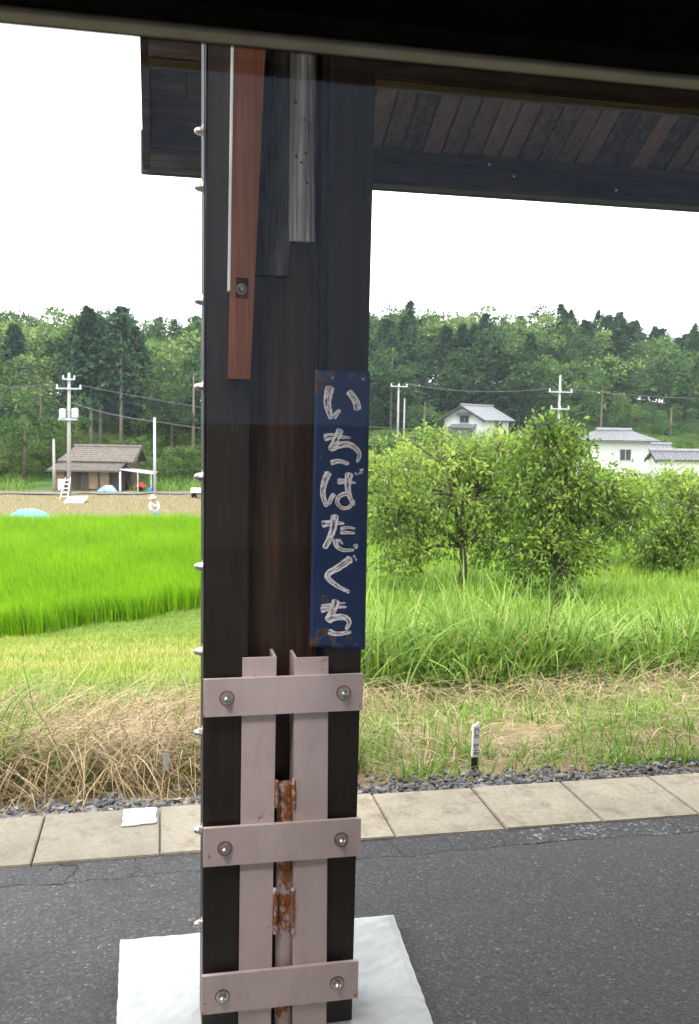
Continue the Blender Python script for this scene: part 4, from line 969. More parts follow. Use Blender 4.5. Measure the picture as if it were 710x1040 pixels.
# ------------------------------------------------------------------ buildings
PLASTER = simple('white_plaster', (.56, .56, .55), .8, 0, .06, 2, .05)
TILE = simple('grey_roof_tile', (.17, .175, .19), .5, 0, .25, 5, .2)
BROWNTILE = simple('weathered_brown_grey_tile', (.13, .113, .098), .8, 0, .3, 3, .3)
OLDPLANK = wood('old_barn_plank', (.03, .025, .021), (.11, .092, .076), .85, (12, 12, 1), .5, .1)
MUD = simple('ochre_mud_wall', (.25, .19, .12), .9, 0, .15, 3, .2)
GLASSD = simple('dark_window_glass', (.05, .06, .065), .15, 0, .2, 3, 0)
FRAME = simple('window_frame_metal', (.45, .45, .44), .5)
TIMB = simple('dark_trim_timber', (.05, .04, .035), .8)
def tiled(a_, b_, c_, d_, pitch=.3, thick=.08):
    "roof slope a-b (eave), d-c (ridge): rolls run up the slope"
    a_, b_, c_, d_ = map(Vector, (a_, b_, c_, d_)); m = MB(); n = max(4, int((b_-a_).length/pitch)); nrm = (b_-a_).cross(d_-a_).normalized()
    if nrm.z < 0: nrm = -nrm
    V = []; F = []; sub = 4; K = n*sub; rows = 7
    for i in range(K+1):
        u = i/K; hgt = abs(math.sin(u*n*math.pi))*.05
        for r in range(rows):
            for e in (0, 1):
                v = min(1, (r+e)/rows); p = a_.lerp(b_, u).lerp(d_.lerp(c_, u), v)+nrm*(hgt+(.0 if e else .035)); V.append(p[:])
    for i in range(K):
        for r in range(rows*2-1):
            k = i*rows*2+r; F.append((k, k+1, k+rows*2+1, k+rows*2))
    m.add(V, F); m.hexa([a_-nrm*thick, b_-nrm*thick, c_-nrm*thick, d_-nrm*thick, a_-nrm*.004, b_-nrm*.004, c_-nrm*.004, d_-nrm*.004])
    return m
# barn
bx0, bx1 = at(60, 485, 80).x, at(129, 485, 80).x
zg = gz(-9, 80)
barn = empty('old_barn', ((bx0+bx1)/2, 83, zg), 'old single-storey barn with weathered brown-grey tiled roof under the wood', 'barn')
zle = at(90, 478.5, 79.2).z; zue = at(90, 468.8, 81).z; zri = at(110, 454, 83.6).z
ex0, ex1 = at(52.7, 478, 79.2).x, at(127, 479.5, 79.2).x; ux0, ux1 = at(60.5, 468.5, 81).x, at(132.6, 468.5, 81).x; rx0, rx1 = at(75, 454, 83.6).x, at(142.5, 454, 83.6).x
zlt = zue-.12; 
tiled((ex0, 79.2, zle), (ex1, 79.2, zle), (ux1-.1, 81.1, zlt), (ux0+.1, 81.1, zlt)).build('lower_roof', BROWNTILE, barn)
yb_eave = 86.6; xr_end = rx1
up_ = tiled((ux0, 80.9, zue), (rx1-.15, 80.9, zue), (rx1, 83.6, zri), (rx0, 83.6, zri)).build('upper_roof', BROWNTILE, barn)
tiled((rx1-.1, yb_eave, zue-.1), (ux0, yb_eave, zue-.1), (rx0, 83.6, zri), (rx1, 83.6, zri)).build('upper_roof', BROWNTILE, barn)
MB().tube([(rx0-.1, 83.6, zri+.08), (rx1+.08, 83.6, zri+.08)], .13, 8).build('ridge_tile', BROWNTILE, up_)
MB().hexa([(rx1-.02, 80.85, zue-.14), (rx1+.08, 80.85, zue-.14), (rx1+.08, 83.6, zri-.14), (rx1-.02, 83.6, zri-.14), (rx1-.02, 80.85, zue+.06), (rx1+.08, 80.85, zue+.06), (rx1+.08, 83.6, zri+.06), (rx1-.02, 83.6, zri+.06)]).build('barge_board', TIMB, up_)
MB().hexa([(rx1-.02, yb_eave, zue-.24), (rx1+.08, yb_eave, zue-.24), (rx1+.08, 83.6, zri-.14), (rx1-.02, 83.6, zri-.14), (rx1-.02, yb_eave, zue-.04), (rx1+.08, yb_eave, zue-.04), (rx1+.08, 83.6, zri+.06), (rx1-.02, 83.6, zri+.06)]).build('barge_board', TIMB, up_)
bxr = rx1-.55
MB().add([(bxr, 81.2, zg), (bxr, 86.2, zg), (bxr, 86.2, zue-.1), (bxr, 83.6, zri-.25), (bxr, 81.2, zue-.1), (bxr-.15, 81.2, zg), (bxr-.15, 86.2, zg), (bxr-.15, 86.2, zue-.1), (bxr-.15, 83.6, zri-.25), (bxr-.15, 81.2, zue-.1)],
         [(0, 1, 2, 3, 4), (9, 8, 7, 6, 5), (0, 5, 6, 1), (1, 6, 7, 2), (2, 7, 8, 3), (3, 8, 9, 4), (4, 9, 5, 0)]).build('gable_wall', OLDPLANK, barn)
MB().box(bx0, bxr-.16, 86.0, 86.2, zg, zue-.05).build('wall', MUD, barn)
MB().box(bx0, bx0+.15, 80.26, 85.9, zg, zue-.3).build('wall', MUD, barn)
ww = (bx1-bx0)/6
for i in range(6):
    kind = (MUD, OLDPLANK, OLDPLANK, MUD, MUD, OLDPLANK)[i]; xx = bx0+i*ww
    if kind is OLDPLANK:
        for j in range(5): MB().box(xx+j*ww/5+.004, xx+(j+1)*ww/5-.012, 80.1+.02*(j % 2), 80.16+.02*(j % 2), zg, zle+.35).build('wall_plank', OLDPLANK, barn)
    else: MB().box(xx+.02, xx+ww-.02, 80.12, 80.24, zg+.1, zle+.35).build('mud_panel', MUD, barn)
    MB().box(xx-.06, xx+.06, 80.0, 80.098, zg, zle+.3).build('post', TIMB, barn)
MB().box(bx1+.0, bxr-.155, 80.1, 80.2, zg, zle+.2).build('doorway_shade_panel', simple('barn_shadow_door', (.02, .018, .016), .9), barn)  # solid near-black panel, the shade inside the doorway is put into its colour
cx0, cx1 = at(129, 476, 80.5).x, at(162, 479, 80.5).x
can = MB().hexa([(cx0, 79.6, zle+.12), (cx1, 79.6, zle-.22), (cx1, 82.4, zle-.2), (cx0, 82.4, zle+.14), (cx0, 79.6, zle+.18), (cx1, 79.6, zle-.16), (cx1, 82.4, zle-.14), (cx0, 82.4, zle+.2)]).build('side_canopy', simple('pale_canopy_sheet', (.5, .5, .48), .5), barn)
for xx in (cx1-.1, cx1-1.2): MB().tube([(xx, 79.7, zg), (xx, 79.7, zle-.18+.11*(cx1-xx))], .05, 8).build('canopy_post', FRAME, barn)
MB().tube([(bx1+.05, 79.55, zg), (bx1+.05, 79.55, zle)], .09, 10).build('downpipe', PLASTER, barn)

barn.rotation_euler = (0, 0, rad(-9))

# white gabled house (turned), and grey roofed house
def house(name, origin, rz, Lx, Wy, hw, hr, label, gable=True, over=.6, wins=(), skirt=None, base_drop=0):
    o = empty(name, origin, label, 'house', rz=rz); M_ = o.matrix_basis
    def T(p): return M_ @ Vector(p)
    def bx_(x0, x1, y0, y1, z0, z1):
        return MB().hexa([T(p) for p in ((x0, y0, z0), (x1, y0, z0), (x1, y1, z0), (x0, y1, z0), (x0, y0, z1), (x1, y0, z1), (x1, y1, z1), (x0, y1, z1))])
    hx_, hy_ = Lx/2, Wy/2; inset = 0 if gable else hy_*.85
    m = MB()
    if gable:
        pts = [(-hx_, -hy_, -base_drop), (-hx_, hy_, -base_drop), (-hx_, hy_, hw), (-hx_, 0, hw+hr-.12), (-hx_, -hy_, hw)]
        m.add([T(p) for p in pts]+[T((-p[0], p[1], p[2])) for p in pts], [(0, 1, 2, 3, 4), (9, 8, 7, 6, 5), (0, 5, 6, 1), (1, 6, 7, 2), (2, 7, 8, 3), (3, 8, 9, 4), (4, 9, 5, 0)])
        m.build('wall', PLASTER, o)
    else: bx_(-hx_, hx_, -hy_, hy_, -base_drop, hw).build('wall', PLASTER, o)
    e = hy_+over; sl_ = hr/hy_; ze = hw-over*sl_*.6; xe2 = hx_+over*(.8 if gable else 1.)
    ridge = hx_+over*.8-inset
    r0 = None
    for s in (-1, 1):
        r = tiled(T((-xe2, s*e, ze+.05)), T((xe2, s*e, ze+.05)), T((ridge, s*.01, hw+hr)), T((-ridge, s*.01, hw+hr))).build('roof', TILE, o); r0 = r0 or r
    if not gable:
        for s in (-1, 1): tiled(T((s*xe2, -e, ze+.05)), T((s*xe2, e, ze+.05)), T((s*ridge, .02, hw+hr)), T((s*ridge, -.02, hw+hr))).build('roof', TILE, o)
    MB().tube([T((-ridge-.1, 0, hw+hr+.1)), T((ridge+.1, 0, hw+hr+.1))], .16, 8).build('ridge_tile', TILE, r0)
    if gable:
        for s in (-1, 1):
            MB().hexa([T(p) for p in ((-xe2, s*e, ze-.2), (-xe2+.1, s*e, ze-.2), (-xe2+.1, 0, hw+hr-.2), (-xe2, 0, hw+hr-.2), (-xe2, s*e, ze), (-xe2+.1, s*e, ze), (-xe2+.1, 0, hw+hr-.01), (-xe2, 0, hw+hr-.01))]).build('barge_board', TIMB, r0)
    for (face, u, z, ww_, hh) in wins:
        d = .06
        def B(du0, du1, z0, z1, d0, d1):
            if face == 'g': return bx_(-hx_-d1, -hx_-d0, u+du0, u+du1, z0, z1)
            return bx_(u+du0, u+du1, -hy_-d1, -hy_-d0, z0, z1)
        wn = B(-ww_/2-.06, ww_/2+.06, z-.06, z+hh+.06, .002, d).build('window', FRAME, o)
        B(-ww_/2, -.03, z, z+hh, d+.001, d+.02).build('pane', GLASSD, wn); B(.03, ww_/2, z, z+hh, d+.001, d+.02).build('pane', GLASSD, wn)
    return o, T, bx_
pA = at(484, 436, 110); gA = gz(pA.x, 110)
zrA = at(471, 412, 108).z; hwA = (zrA-gA)*.66
oA, TA, bA = house('gabled_house', (pA.x, 110, gA), rad(40), 6.4, 5.4, hwA, zrA-gA-hwA, 'white plastered house with a gable end below the conifer hill', True, .7, [('f', .6, hwA-1.05, 1.6, .7), ('g', -.2, hwA-.5, 1.2, .8)], base_drop=1)
tiled(TA((-4.3, -1.9, hwA*.62)), TA((-4.3, 1.6, hwA*.62)), TA((-3.11, 1.6, hwA*.78)), TA((-3.11, -1.9, hwA*.78))).build('porch_roof', TILE, oA)
tiled(TA((-3.75, -1.1, hwA+.45)), TA((-3.75, .8, hwA+.45)), TA((-3.11, .8, hwA+.75)), TA((-3.11, -1.1, hwA+.75))).build('window_hood', TILE, oA)
for yq in (-1.7, 1.4): MB().tube([TA((-4.1, yq, -.6)), TA((-4.1, yq, hwA*.64))], .09, 8).build('porch_post', TIMB, oA)
pB = at(622, 470, 72); gB = gz(pB.x, 72)
zeB = at(620, 449, 70.3).z; zrB = at(612, 437.5, 72).z
xw = at(657, 449, 70).x-at(586, 449, 70).x
oB, TB, bB = house('tiled_house', (pB.x, 72, gB), rad(-6), xw-1.2, 3.6, zeB-gB+.2, zrB-zeB-.2, 'low white house with grey tiled hip roof behind the orchard', False, .6, [('f', .35, zeB-gB-1.45, .9, .85)], base_drop=1)
pC = at(668, 462, 84); gC = gz(pC.x, 84)
zC = at(668, 452, 84).z
house('small_outbuilding', (at(662, 462, 84).x, 84, gC), rad(-10), 3.0, 2.6, zC-gC-.7, .7, 'small outbuilding showing its roof beyond the tiled hip roof', True, .4, base_drop=1)
pD = at(690, 466, 66); gD = gz(pD.x, 66); zD = at(690, 459, 66).z
house('garden_wing', (at(698, 466, 66).x, 66, gD), rad(-6), 5.6, 1.6, zD-gD-.55, .55, 'long low white wing with tiled coping at the right edge', True, .3, base_drop=1)

# ------------------------------------------------------------------ poles, wires, valley things
CONC = simple('grey_concrete_pole', (.30, .29, .27), .8, 0, .12, 3, .1)
GALV = simple('galvanised_steel', (.40, .44, .48), .45, .3, .1, 5, .05)
DARKM = simple('dark_fitting', (.08, .08, .085), .5)
WHITE = simple('white_enamel', (.75, .76, .76), .4, 0, .05, 4, .02)
def upole(px, ptop, Y, label, r=.15, lean=0., arms=(), box=False):
    t_ = at(px, ptop, Y); x = t_.x; z0 = gz(x, Y)-.1; top = Vector((x+lean, Y, t_.z)); b = Vector((x, Y, z0))
    o = empty('utility_pole', b, label, 'utility pole', 'utility poles')
    MB().tube([b, b.lerp(top, .5), top], [r*1.15, r, r*.75], 12).build('pole', CONC, o, smooth=True)
    ends = []
    for (dz, ln) in arms:
        f = (top.z-dz-z0)/(top.z-z0); c_ = b.lerp(top, f)
        a_ = MB().box(c_.x-ln/2, c_.x+ln/2, Y-r-.12, Y-r-.02, c_.z-.05, c_.z+.05).build('crossarm', GALV, o)
        for u in (-.45, 0., .45):
            p = (c_.x+u*ln, Y-r-.07, c_.z+.05); MB().lathe(p, (0, 0, 1), [(0, .05), (.08, .07), (.12, .04), (.2, .06), (.24, .02)], 8).build('insulator', WHITE, a_)
            ends.append(Vector((p[0], p[1], p[2]+.22)))
    if box:
        for dx, dz in ((-.45, 3.1), (.45, 3.05)):
            MB().lathe((x+lean*.6+dx, Y-.1, top.z-dz-.35), (0, 0, 1), [(0, .22), (.02, .26), (.65, .26), (.7, .2), (.74, .05)], 12).build('transformer', simple('transformer_grey', (.42, .46, .48), .5), o)
        MB().box(x-.7, x+.7, Y-.24, Y-.16, top.z-3.6, top.z-3.45).build('transformer_bracket', GALV, o)
        MB().box(x-.75, x-.35, Y-.5, Y-.16, top.z-8.9, top.z-8.1).build('meter_box', WHITE, o)
    return o, top, ends
_, tA, eA = upole(68.5, 378.5, 74, 'concrete utility pole with transformers in front of the barn', .14, .12, ((1.2, 1.9), (.5, .9)), True)
_, tB, eB = upole(569, 381, 78, 'utility pole with two crossarms between the white houses', .12, .02, ((1.5, 2.3), (3.0, 1.8)))
_, tC, eC = upole(405, 390, 92, 'weathered pole with crossarm just right of the pillar', .11, 0, ((.25, 1.8),))
_, tD, eD = upole(411, 405, 88, 'thin bare pole beside the pole nearest the blue sign', .08, 0)
_, tE, eE = upole(54.5, 446, 78, 'short dark post at the left corner of the barn', .12, 0)
x_ = at(157, 425, 66).x; zt_ = at(157, 425, 66).z
o = empty('steel_pole', (x_, 66, gz(x_, 66)), 'plain pale grey steel pole right of the barn', 'pole')
MB().tube([(x_, 66, gz(x_, 66)-.1), (x_, 66, zt_)], [.11, .085], 12).build('shaft', GALV, o, smooth=True)
MB().lathe((x_, 66, zt_-.004), (0, 0, 1), [(0, .095), (.05, .09), (.09, .03)], 12).build('cap', GALV, o)
def wire(a_, b_, sag, label):
    a_, b_ = Vector(a_), Vector(b_); pts = []
    for i in range(17):
        f = i/16; p = a_.lerp(b_, f); p.z -= sag*4*f*(1-f); pts.append(p)
    tag(MB().tube(pts, .026, 5).build('overhead_wire', DARKM), label, 'wire', 'overhead wires')
wire(eA[0], (-40, 70, 3.2), .5, 'overhead wire leaving the transformer pole to the left')
wire(eA[2], (30, 86, 1.2), .9, 'overhead wire from the transformer pole crossing behind the pillar')
wire((x_, 66, zt_-.2), (30, 70, -.8), .5, 'low overhead wire from the steel pole behind the pillar')
wire((x_, 66, zt_-.2), tuple(tA-Vector((0, 0, 2.2))), .2, 'wire between the steel pole and the transformer pole')
wire(eB[0], tuple(eC[2]), .5, 'wire between the two poles right of the pillar')
wire(eB[2], (60, 70, 4.8), .6, 'wire from the right pole out over the tiled house')
# lane in the valley
lx = np.linspace(-60, 9, 80); ly = 76.6+.5*np.sin(lx*.12)+np.where(lx < -14, (-14-lx)*.18, 0)
V = np.concatenate([np.stack([lx, ly-.8-.15*np.sin(lx*1.3), ground(lx, ly-.8)+.09], -1), np.stack([lx, ly+1.0, ground(lx, ly+1.0)+.09], -1)]); i = np.arange(79)
tag(npmesh('lane', V, np.stack([i, i+1, i+81, i+80], -1), simple('lane_asphalt', (.13, .13, .13), .9, 0, .3, 2)), kind='structure')
# bank of rough soil tufts
n = 1700; Y = U(56, 75, n); X = U(-.24, .06, n)*Y
V, F, A = blades(pos(X, Y, -.02), U(.1, .32, n), U(.03, .06, n), U(0, 6.28, n), U(.1, .6, n), U(.2, 1., n), 2)
tag(npmesh('bank_weeds', V, F, MOWN, attrs=A), 'sparse dry weeds on the bare bank beyond the paddy', 'weeds', kind='stuff')
n = 9000; Y = U(79, 92, n); X = U(-.26, .08, n)*Y; k = ~((X > -10.5) & (X < -2.5) & (Y < 87.5)); X, Y = X[k], Y[k]; n = len(X)
V, F, A = blades(pos(X, Y, -.02), U(.25, .8, n), U(.04, .1, n), U(0, 6.28, n), U(.1, .7, n), U(.3, 1.4, n), 2, np.clip(rng.normal(.35, .25, n), 0, 1))
tag(npmesh('rough_grass', V, F, TALL, attrs=A), 'rough green grass around the barn at the foot of the wood', 'grass', kind='stuff')
# ladder at the pole
lp = at(66, 505, 72); zg_ = gz(lp.x, 72)
o = empty('ladder', (lp.x, 72, zg_), 'white ladder leaning at the foot of the transformer pole', 'ladder')
for s in (-1, 1): MB().tube([(lp.x+s*.28-.05, 71.6, zg_), (lp.x+s*.17+.1, 73.4, zg_+1.5)], .03, 6).build('rail', WHITE, o)
for k in range(5):
    f = .12+k*.19; yq = 71.6+1.8*f; MB().tube([(lp.x-.28+.11*f-.05+.15*f, yq, zg_+1.5*f), (lp.x+.28-.11*f-.05+.15*f, yq, zg_+1.5*f)], .035, 6).build('rung', WHITE, o)
bp = at(77, 501.5, 69); zg_ = gz(bp.x, 69)
m = MB().hexa([(bp.x-.75, 68.2, zg_+.05), (bp.x+.6, 68.2, zg_+.06), (bp.x+.8, 69.8, zg_+.35), (bp.x-.55, 69.8, zg_+.34), (bp.x-.75, 68.2, zg_+.12), (bp.x+.6, 68.2, zg_+.13), (bp.x+.8, 69.8, zg_+.42), (bp.x-.55, 69.8, zg_+.41)])
o = m.build('white_board', WHITE); tag(o, 'white board lying on the bank right of the ladder', 'board')
# blue tarpaulin heap
def heap(name, c_, sx, sy, sz, m_, label, cat_, seed):
    r = np.random.default_rng(seed); V = []; F = []; na, nr_ = 40, 14; ph = r.uniform(0, 6, 6)
    for i in range(nr_+1):
        f = i/nr_
        for j in range(na):
            t_ = 2*math.pi*j/na; k = 1+.13*math.sin(3*t_+ph[0])+.08*math.sin(5*t_+ph[1]); hh = (1-f**2.4)*(1+.16*math.sin(4*t_+ph[2]+f*5)*f)+.05*math.sin(9*t_+ph[3])*f*(1-f)*3
            V.append((c_[0]+math.cos(t_)*f*sx*k, c_[1]+math.sin(t_)*f*sy*k, c_[2]+hh*sz))
    for i in range(nr_):
        for j in range(na):
            a_ = i*na+j; b_ = i*na+(j+1) % na; F.append((a_, b_, b_+na, a_+na))
    return tag(MB().add(V, F).build(name, m_, smooth=True), label, cat_)
BLUE = simple('blue_tarpaulin', (.13, .50, .66), .45, 0, .18, 4, .4)
tp = at(28, 516, 55.5); heap('tarpaulin_heap', (tp.x, 55.5, gz(tp.x, 55.5)-.05), 1.4, .9, .85, BLUE, 'light blue tarpaulin heap beyond the paddy at the left edge', 'tarpaulin', 3)
tp = at(110, 495, 78.6); heap('covered_pile', (tp.x, 78.9, zg), .75, .35, .5, simple('blue_white_sheet', (.22, .38, .55), .5, 0, .8, 2.2, .4), 'pile under a blue and white sheet against the barn wall', 'pile', 5)
# two bicycles' worth of clutter is too small to read; a red tiller stands under the canopy
tq = at(144, 495, 79.4); o = empty('red_tiller', (tq.x, 79.4, zg), 'small red farm tiller under the barn canopy', 'tiller')
REDM = simple('red_machine_paint', (.42, .06, .035), .45)
MB().box(tq.x-.55, tq.x+.35, 79.2, 79.6, zg+.28, zg+.55).build('body', REDM, o, bevel=.05)
MB().box(tq.x-.2, tq.x+.2, 79.22, 79.58, zg+.551, zg+.72).build('engine_cover', REDM, o, bevel=.04)
for s in (-1, 1): MB().lathe((tq.x-.15, 79.4+s*.25, zg+.2), (0, s, 0), [(0, .2), (.08, .2), (.09, .12), (.1, .05)], 16).build('wheel', BLACK, o)
MB().tube([(tq.x+.3, 79.4, zg+.45), (tq.x+.75, 79.4, zg+.8)], .03, 6).build('handle', DARKM, o)
tq = at(152, 498, 78.2); o = empty('blue_bucket', (tq.x, 78.2, gz(tq.x, 78.2)), 'blue bucket on the lane beside the canopy', 'bucket')
zq = gz(tq.x, 78.2); MB().lathe((tq.x, 78.2, zq), (0, 0, 1), [(0, .14), (.36, .2), (.38, .21), (.34, .18), (.05, .13)], 14).build('pail', simple('blue_plastic', (.05, .25, .55), .4), o)
MB().tube([(tq.x-.2, 78.2, zq+.35), (tq.x-.12, 78.2, zq+.5), (tq.x, 78.2, zq+.55), (tq.x+.12, 78.2, zq+.5), (tq.x+.2, 78.2, zq+.35)], .012, 5).build('handle', DARKM, o)
# white crate stack seen beside the pillar
tq = at(203, 500, 73); zq = gz(tq.x, 73); o = empty('farm_trolley', (tq.x, 73, zq), 'white box trolley on the lane close beside the pillar', 'trolley')
MB().box(tq.x-.7, tq.x+.75, 72.6, 73.4, zq+.42, zq+.78).build('box', WHITE, o, bevel=.03)
for u in (-.45, .5):
    for s in (-1, 1): MB().lathe((tq.x+u, 73+s*.36, zq+.21), (0, s, 0), [(0, .21), (.06, .21), (.07, .1)], 14).build('wheel', BLACK, o)
MB().box(tq.x-.6, tq.x+.65, 72.7, 73.3, zq+.34, zq+.418).build('chassis', DARKM, o)

# ------------------------------------------------------------------ person by the paddy
def skin_fig(name, verts, edges, m_, parent, sub=2):
    me = bpy.data.meshes.new(name); me.from_pydata([v[0] for v in verts], edges, [])
    o = bpy.data.objects.new(name, me); COL.objects.link(o)
    md = o.modifiers.new('skin', 'SKIN'); 
    for i, v in enumerate(verts): me.skin_vertices[0].data[i].radius = (v[1], v[1] if len(v) < 3 else v[2])
    me.skin_vertices[0].data[0].use_root = True
    o.modifiers.new('sub', 'SUBSURF').levels = sub; o.modifiers['sub'].render_levels = sub
    dg = bpy.context.evaluated_depsgraph_get(); nm = bpy.data.meshes.new_from_object(o.evaluated_get(dg))
    bpy.data.objects.remove(o); nm.polygons.foreach_set('use_smooth', [True]*len(nm.polygons))
    return newobj(name, nm, m_, parent)
pp = at(158, 515, 54.2); px_, py2, pz = pp.x, 54.2, gz(pp.x, 54.2)
per_ = empty('person', (px_, py2, pz), 'person in white shirt and hat bending over behind the rice', 'person')
def G(x, y, z): return (px_+x, py2+y, pz+z)
SKIN = simple('skin', (.45, .28, .20), .6)
body = [(G(0, 0, .86), .15), (G(.02, 0, 1.02), .15), (G(-.03, -.06, 1.2), .165), (G(-.08, -.12, 1.36), .12), (G(-.12, -.18, 1.45), .06), (G(-.15, -.22, 1.56), .095), (G(-.17, -.24, 1.66), .085),
        (G(.12, -.1, 1.32), .07), (G(.2, -.22, 1.08), .055), (G(.1, -.38, .92), .042), (G(.08, -.44, .86), .04),
        (G(-.27, -.14, 1.3), .07), (G(-.33, -.28, 1.06), .055), (G(-.22, -.42, .92), .042), (G(-.2, -.47, .86), .04),
        (G(.1, 0, .8), .11), (G(.12, -.03, .46), .08), (G(.12, .02, .1), .055), (G(.12, -.14, .04), .045),
        (G(-.1, 0, .8), .11), (G(-.12, -.05, .46), .08), (G(-.12, .0, .1), .055), (G(-.12, -.16, .04), .045)]
ed = [(0, 1), (1, 2), (2, 3), (3, 4), (4, 5), (5, 6), (3, 7), (7, 8), (8, 9), (9, 10), (3, 11), (11, 12), (12, 13), (13, 14), (0, 15), (15, 16), (16, 17), (17, 18), (0, 19), (19, 20), (20, 21), (21, 22)]
skin_fig('body', body, ed, SKIN, per_)
SHIRT = simple('white_cotton', (.72, .73, .74), .85); TROU = simple('pale_blue_trousers', (.28, .36, .52), .85)
sh = [(b[0], b[1]*1.13) for b in body]
idx = [1, 2, 3, 7, 8, 9, 11, 12, 13]; rm = {v: i for i, v in enumerate(idx)}
skin_fig('shirt', [sh[i] for i in idx], [(rm[a_], rm[b_]) for a_, b_ in ed if a_ in rm and b_ in rm], SHIRT, per_)
idx = [0, 15, 16, 17, 19, 20, 21]; rm = {v: i for i, v in enumerate(idx)}
skin_fig('trousers', [sh[i] for i in idx], [(rm[a_], rm[b_]) for a_, b_ in ed if a_ in rm and b_ in rm], TROU, per_)
MB().lathe(G(-.165, -.235, 1.62), (-.1, -.1, 1), [(-.04, .22), (-.02, .215), (0, .12), (.1, .11), (.14, .06), (.145, .005)], 18).build('hat', SHIRT, per_, smooth=True)

# ------------------------------------------------------------------ lineside posts
def text_mesh(s, size, parent, name, m_, mtx):
    cu = bpy.data.curves.new(name, 'FONT'); cu.body = s; cu.size = size; cu.align_x = 'CENTER'; cu.align_y = 'CENTER'; cu.extrude = .0004; cu.offset = size*.012
    to = bpy.data.objects.new(name, cu); COL.objects.link(to)
    dg = bpy.context.evaluated_depsgraph_get(); me_ = bpy.data.meshes.new_from_object(to.evaluated_get(dg)); bpy.data.objects.remove(to)
    me_.transform(mtx); return newobj(name, me_, m_, parent)
YM = 4.72
mb_ = at(482.5, 778, YM); mt_ = at(484.5, 734, YM); gM = gz(mb_.x, YM)
mk = empty('curve_marker_post', (mb_.x, YM, gM), 'small white curve post with black foot and lettering standing by the gravel', 'marker post')
hw_ = 3.7*YM/FPX; zj = at(483, 769, YM).z; ztp = mt_.z; lean_ = (mt_.x-mb_.x)
xw_ = lambda z: mb_.x+lean_*(z-mb_.z)/(mt_.z-mb_.z)
def postbox(z0, z1, e=0.):
    a_, b_ = xw_(z0), xw_(z1); return MB().hexa([(a_-hw_-e, YM-e, z0), (a_+hw_+e, YM-e, z0), (a_+hw_+e, YM+.02+e, z0), (a_-hw_-e, YM+.02+e, z0), (b_-hw_-e, YM-e, z1), (b_+hw_+e, YM-e, z1), (b_+hw_+e, YM+.02+e, z1), (b_-hw_-e, YM+.02+e, z1)])
postbox(min(gM-.1, mb_.z-.1), zj-.0005).build('foot', simple('black_post_paint', (.02, .022, .02), .6), mk)
sh_ = postbox(zj, ztp-.022); b_ = xw_(ztp-.022); c_ = xw_(ztp)
sh_.add([(b_-hw_, YM, ztp-.0219), (b_+hw_, YM, ztp-.0219), (b_+hw_, YM+.02, ztp-.0219), (b_-hw_, YM+.02, ztp-.0219), (c_+hw_*.75, YM+.006, ztp), (c_+hw_*.75, YM+.016, ztp)], [(0, 1, 4), (1, 2, 5, 4), (2, 3, 5), (3, 0, 4, 5), (0, 3, 2, 1)])
shaft = sh_.build('shaft', simple('white_post_paint', (.84, .84, .83), .6, 0, .06, 20, .1), mk)
INK = simple('black_ink', (.02, .02, .02), .6)
for s, py in (('C-0', 744.5), ('S-10', 761)):
    c_ = at(483.7, py, YM); M_ = Matrix.Translation((xw_(c_.z), YM-.0008, c_.z)) @ Matrix.Rotation(rad(90), 4, 'X') @ Matrix.Rotation(rad(-90), 4, 'Z')
    text_mesh(s, .036, shaft, 'lettering', INK, M_)
YK = 4.62; kb = at(169, 800, YK); kt = at(168.5, 762, YK); gK = gz(kb.x, YK)
o = empty('rusty_stake', (kb.x, YK, gK), 'thin rusty stake with a small grey plate beside the gravel', 'stake')
MB().tube([(kb.x, YK, gK-.08), (kt.x+.002, YK, kt.z-.005)], .0055, 7).build('rod', RUST, o)
za, zb = at(168, 782, YK).z, at(168, 764, YK).z
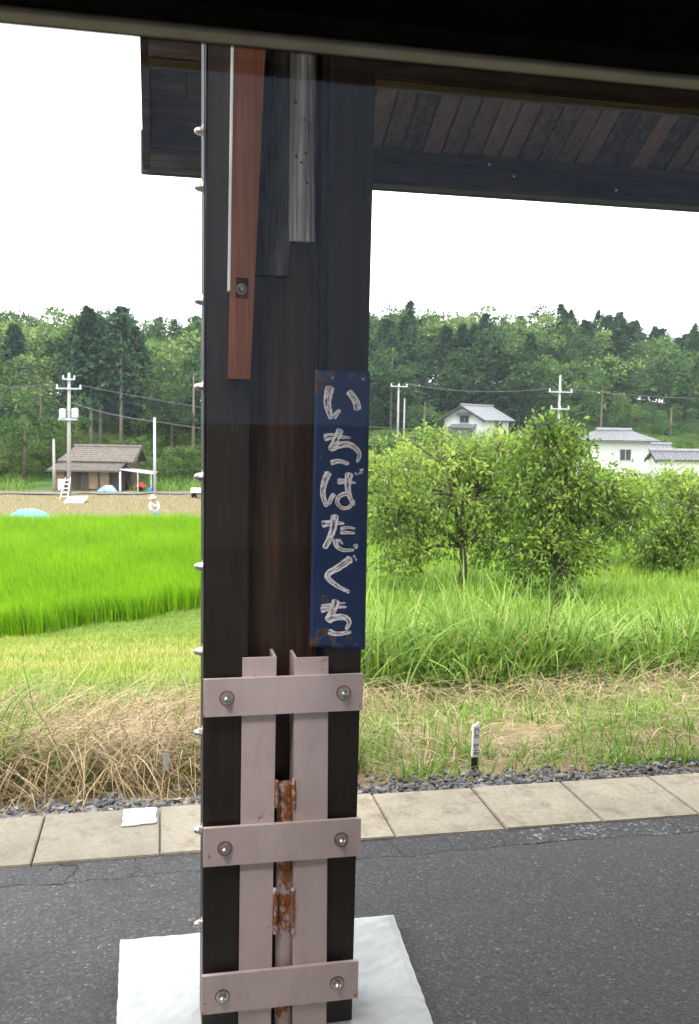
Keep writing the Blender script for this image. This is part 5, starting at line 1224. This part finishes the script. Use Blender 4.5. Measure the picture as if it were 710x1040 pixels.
MB().hexa([(kt.x-.016, YK-.010, za), (kt.x+.012, YK-.016, za), (kt.x+.012, YK-.013, za), (kt.x-.016, YK-.007, za), (kt.x-.013, YK-.010, zb), (kt.x+.015, YK-.016, zb), (kt.x+.015, YK-.013, zb), (kt.x-.013, YK-.007, zb)]).build('plate', simple('grey_tag_plate', (.30, .30, .29), .6), o)
# red blooms and a pale cover among the orchard, a thin white stake
fl = at(645, 580, 24); z = gz(fl.x, 24); o = empty('red_flower_clump', (fl.x, 24, z), 'small clump of red flowers in the meadow at right', 'flowers')
RED = leafmat('red_petal', [(0, (.35, .02, .03)), (1, (.6, .06, .07))], .3)
n = 160; Pt = np.array([fl.x, 24, fl.z])+rng.normal(0, 1, (n, 3))*np.array([.17, .15, .13]); V, F, A = leaves(Pt, sph(n), U(.04, .09, n), .7, rng.random(n)); tag(npmesh('blooms', V, F, RED, o, A), kind='stuff')
n = 60; X = fl.x+rng.normal(0, .12, n); Y = 24+rng.normal(0, .12, n); V, F, A = blades(pos(X, Y), U(.4, .8, n), U(.01, .02, n), U(0, 6.28, n), U(0, .2, n), U(0, .4, n), 2); tag(npmesh('stems', V, F, MEAD, o, A), kind='stuff')
cv = at(682, 592, 22); heap('white_sheet_cover', (cv.x, 22, gz(cv.x, 22)), .34, .3, max(.35, at(682, 582, 22).z-gz(cv.x, 22)), WHITE, 'crumpled white sheet under the orchard tree at the right edge', 'sheet', 9)
sk = at(598, 556, 26); tag(MB().tube([(sk.x, 26, gz(sk.x, 26)-.1), (sk.x+.02, 26, sk.z+.1)], .022, 7).tube([(sk.x-.25, 26, sk.z), (sk.x+.15, 26, sk.z+.06)], .015, 6).build('white_stake', WHITE), 'thin white stake with a crosspiece in the meadow', 'stake')

# ------------------------------------------------------------------ summer haze
HAZE = True
if HAZE:
    def haze_fn(t, out):
        v = t.nodes.new('ShaderNodeVolumePrincipled'); v.inputs['Color'].default_value = (.86, .93, 1.0, 1); v.inputs['Density'].default_value = .0002; v.inputs['Anisotropy'].default_value = .2
        L(t, v.outputs[0], out.inputs['Volume'])
    hz = MB().box(-1600, 1600, -1000, 1600, -8, 40).build('haze', mat('haze', haze_fn)); tag(hz, 'thin pale summer haze over the valley', 'haze', kind='stuff')
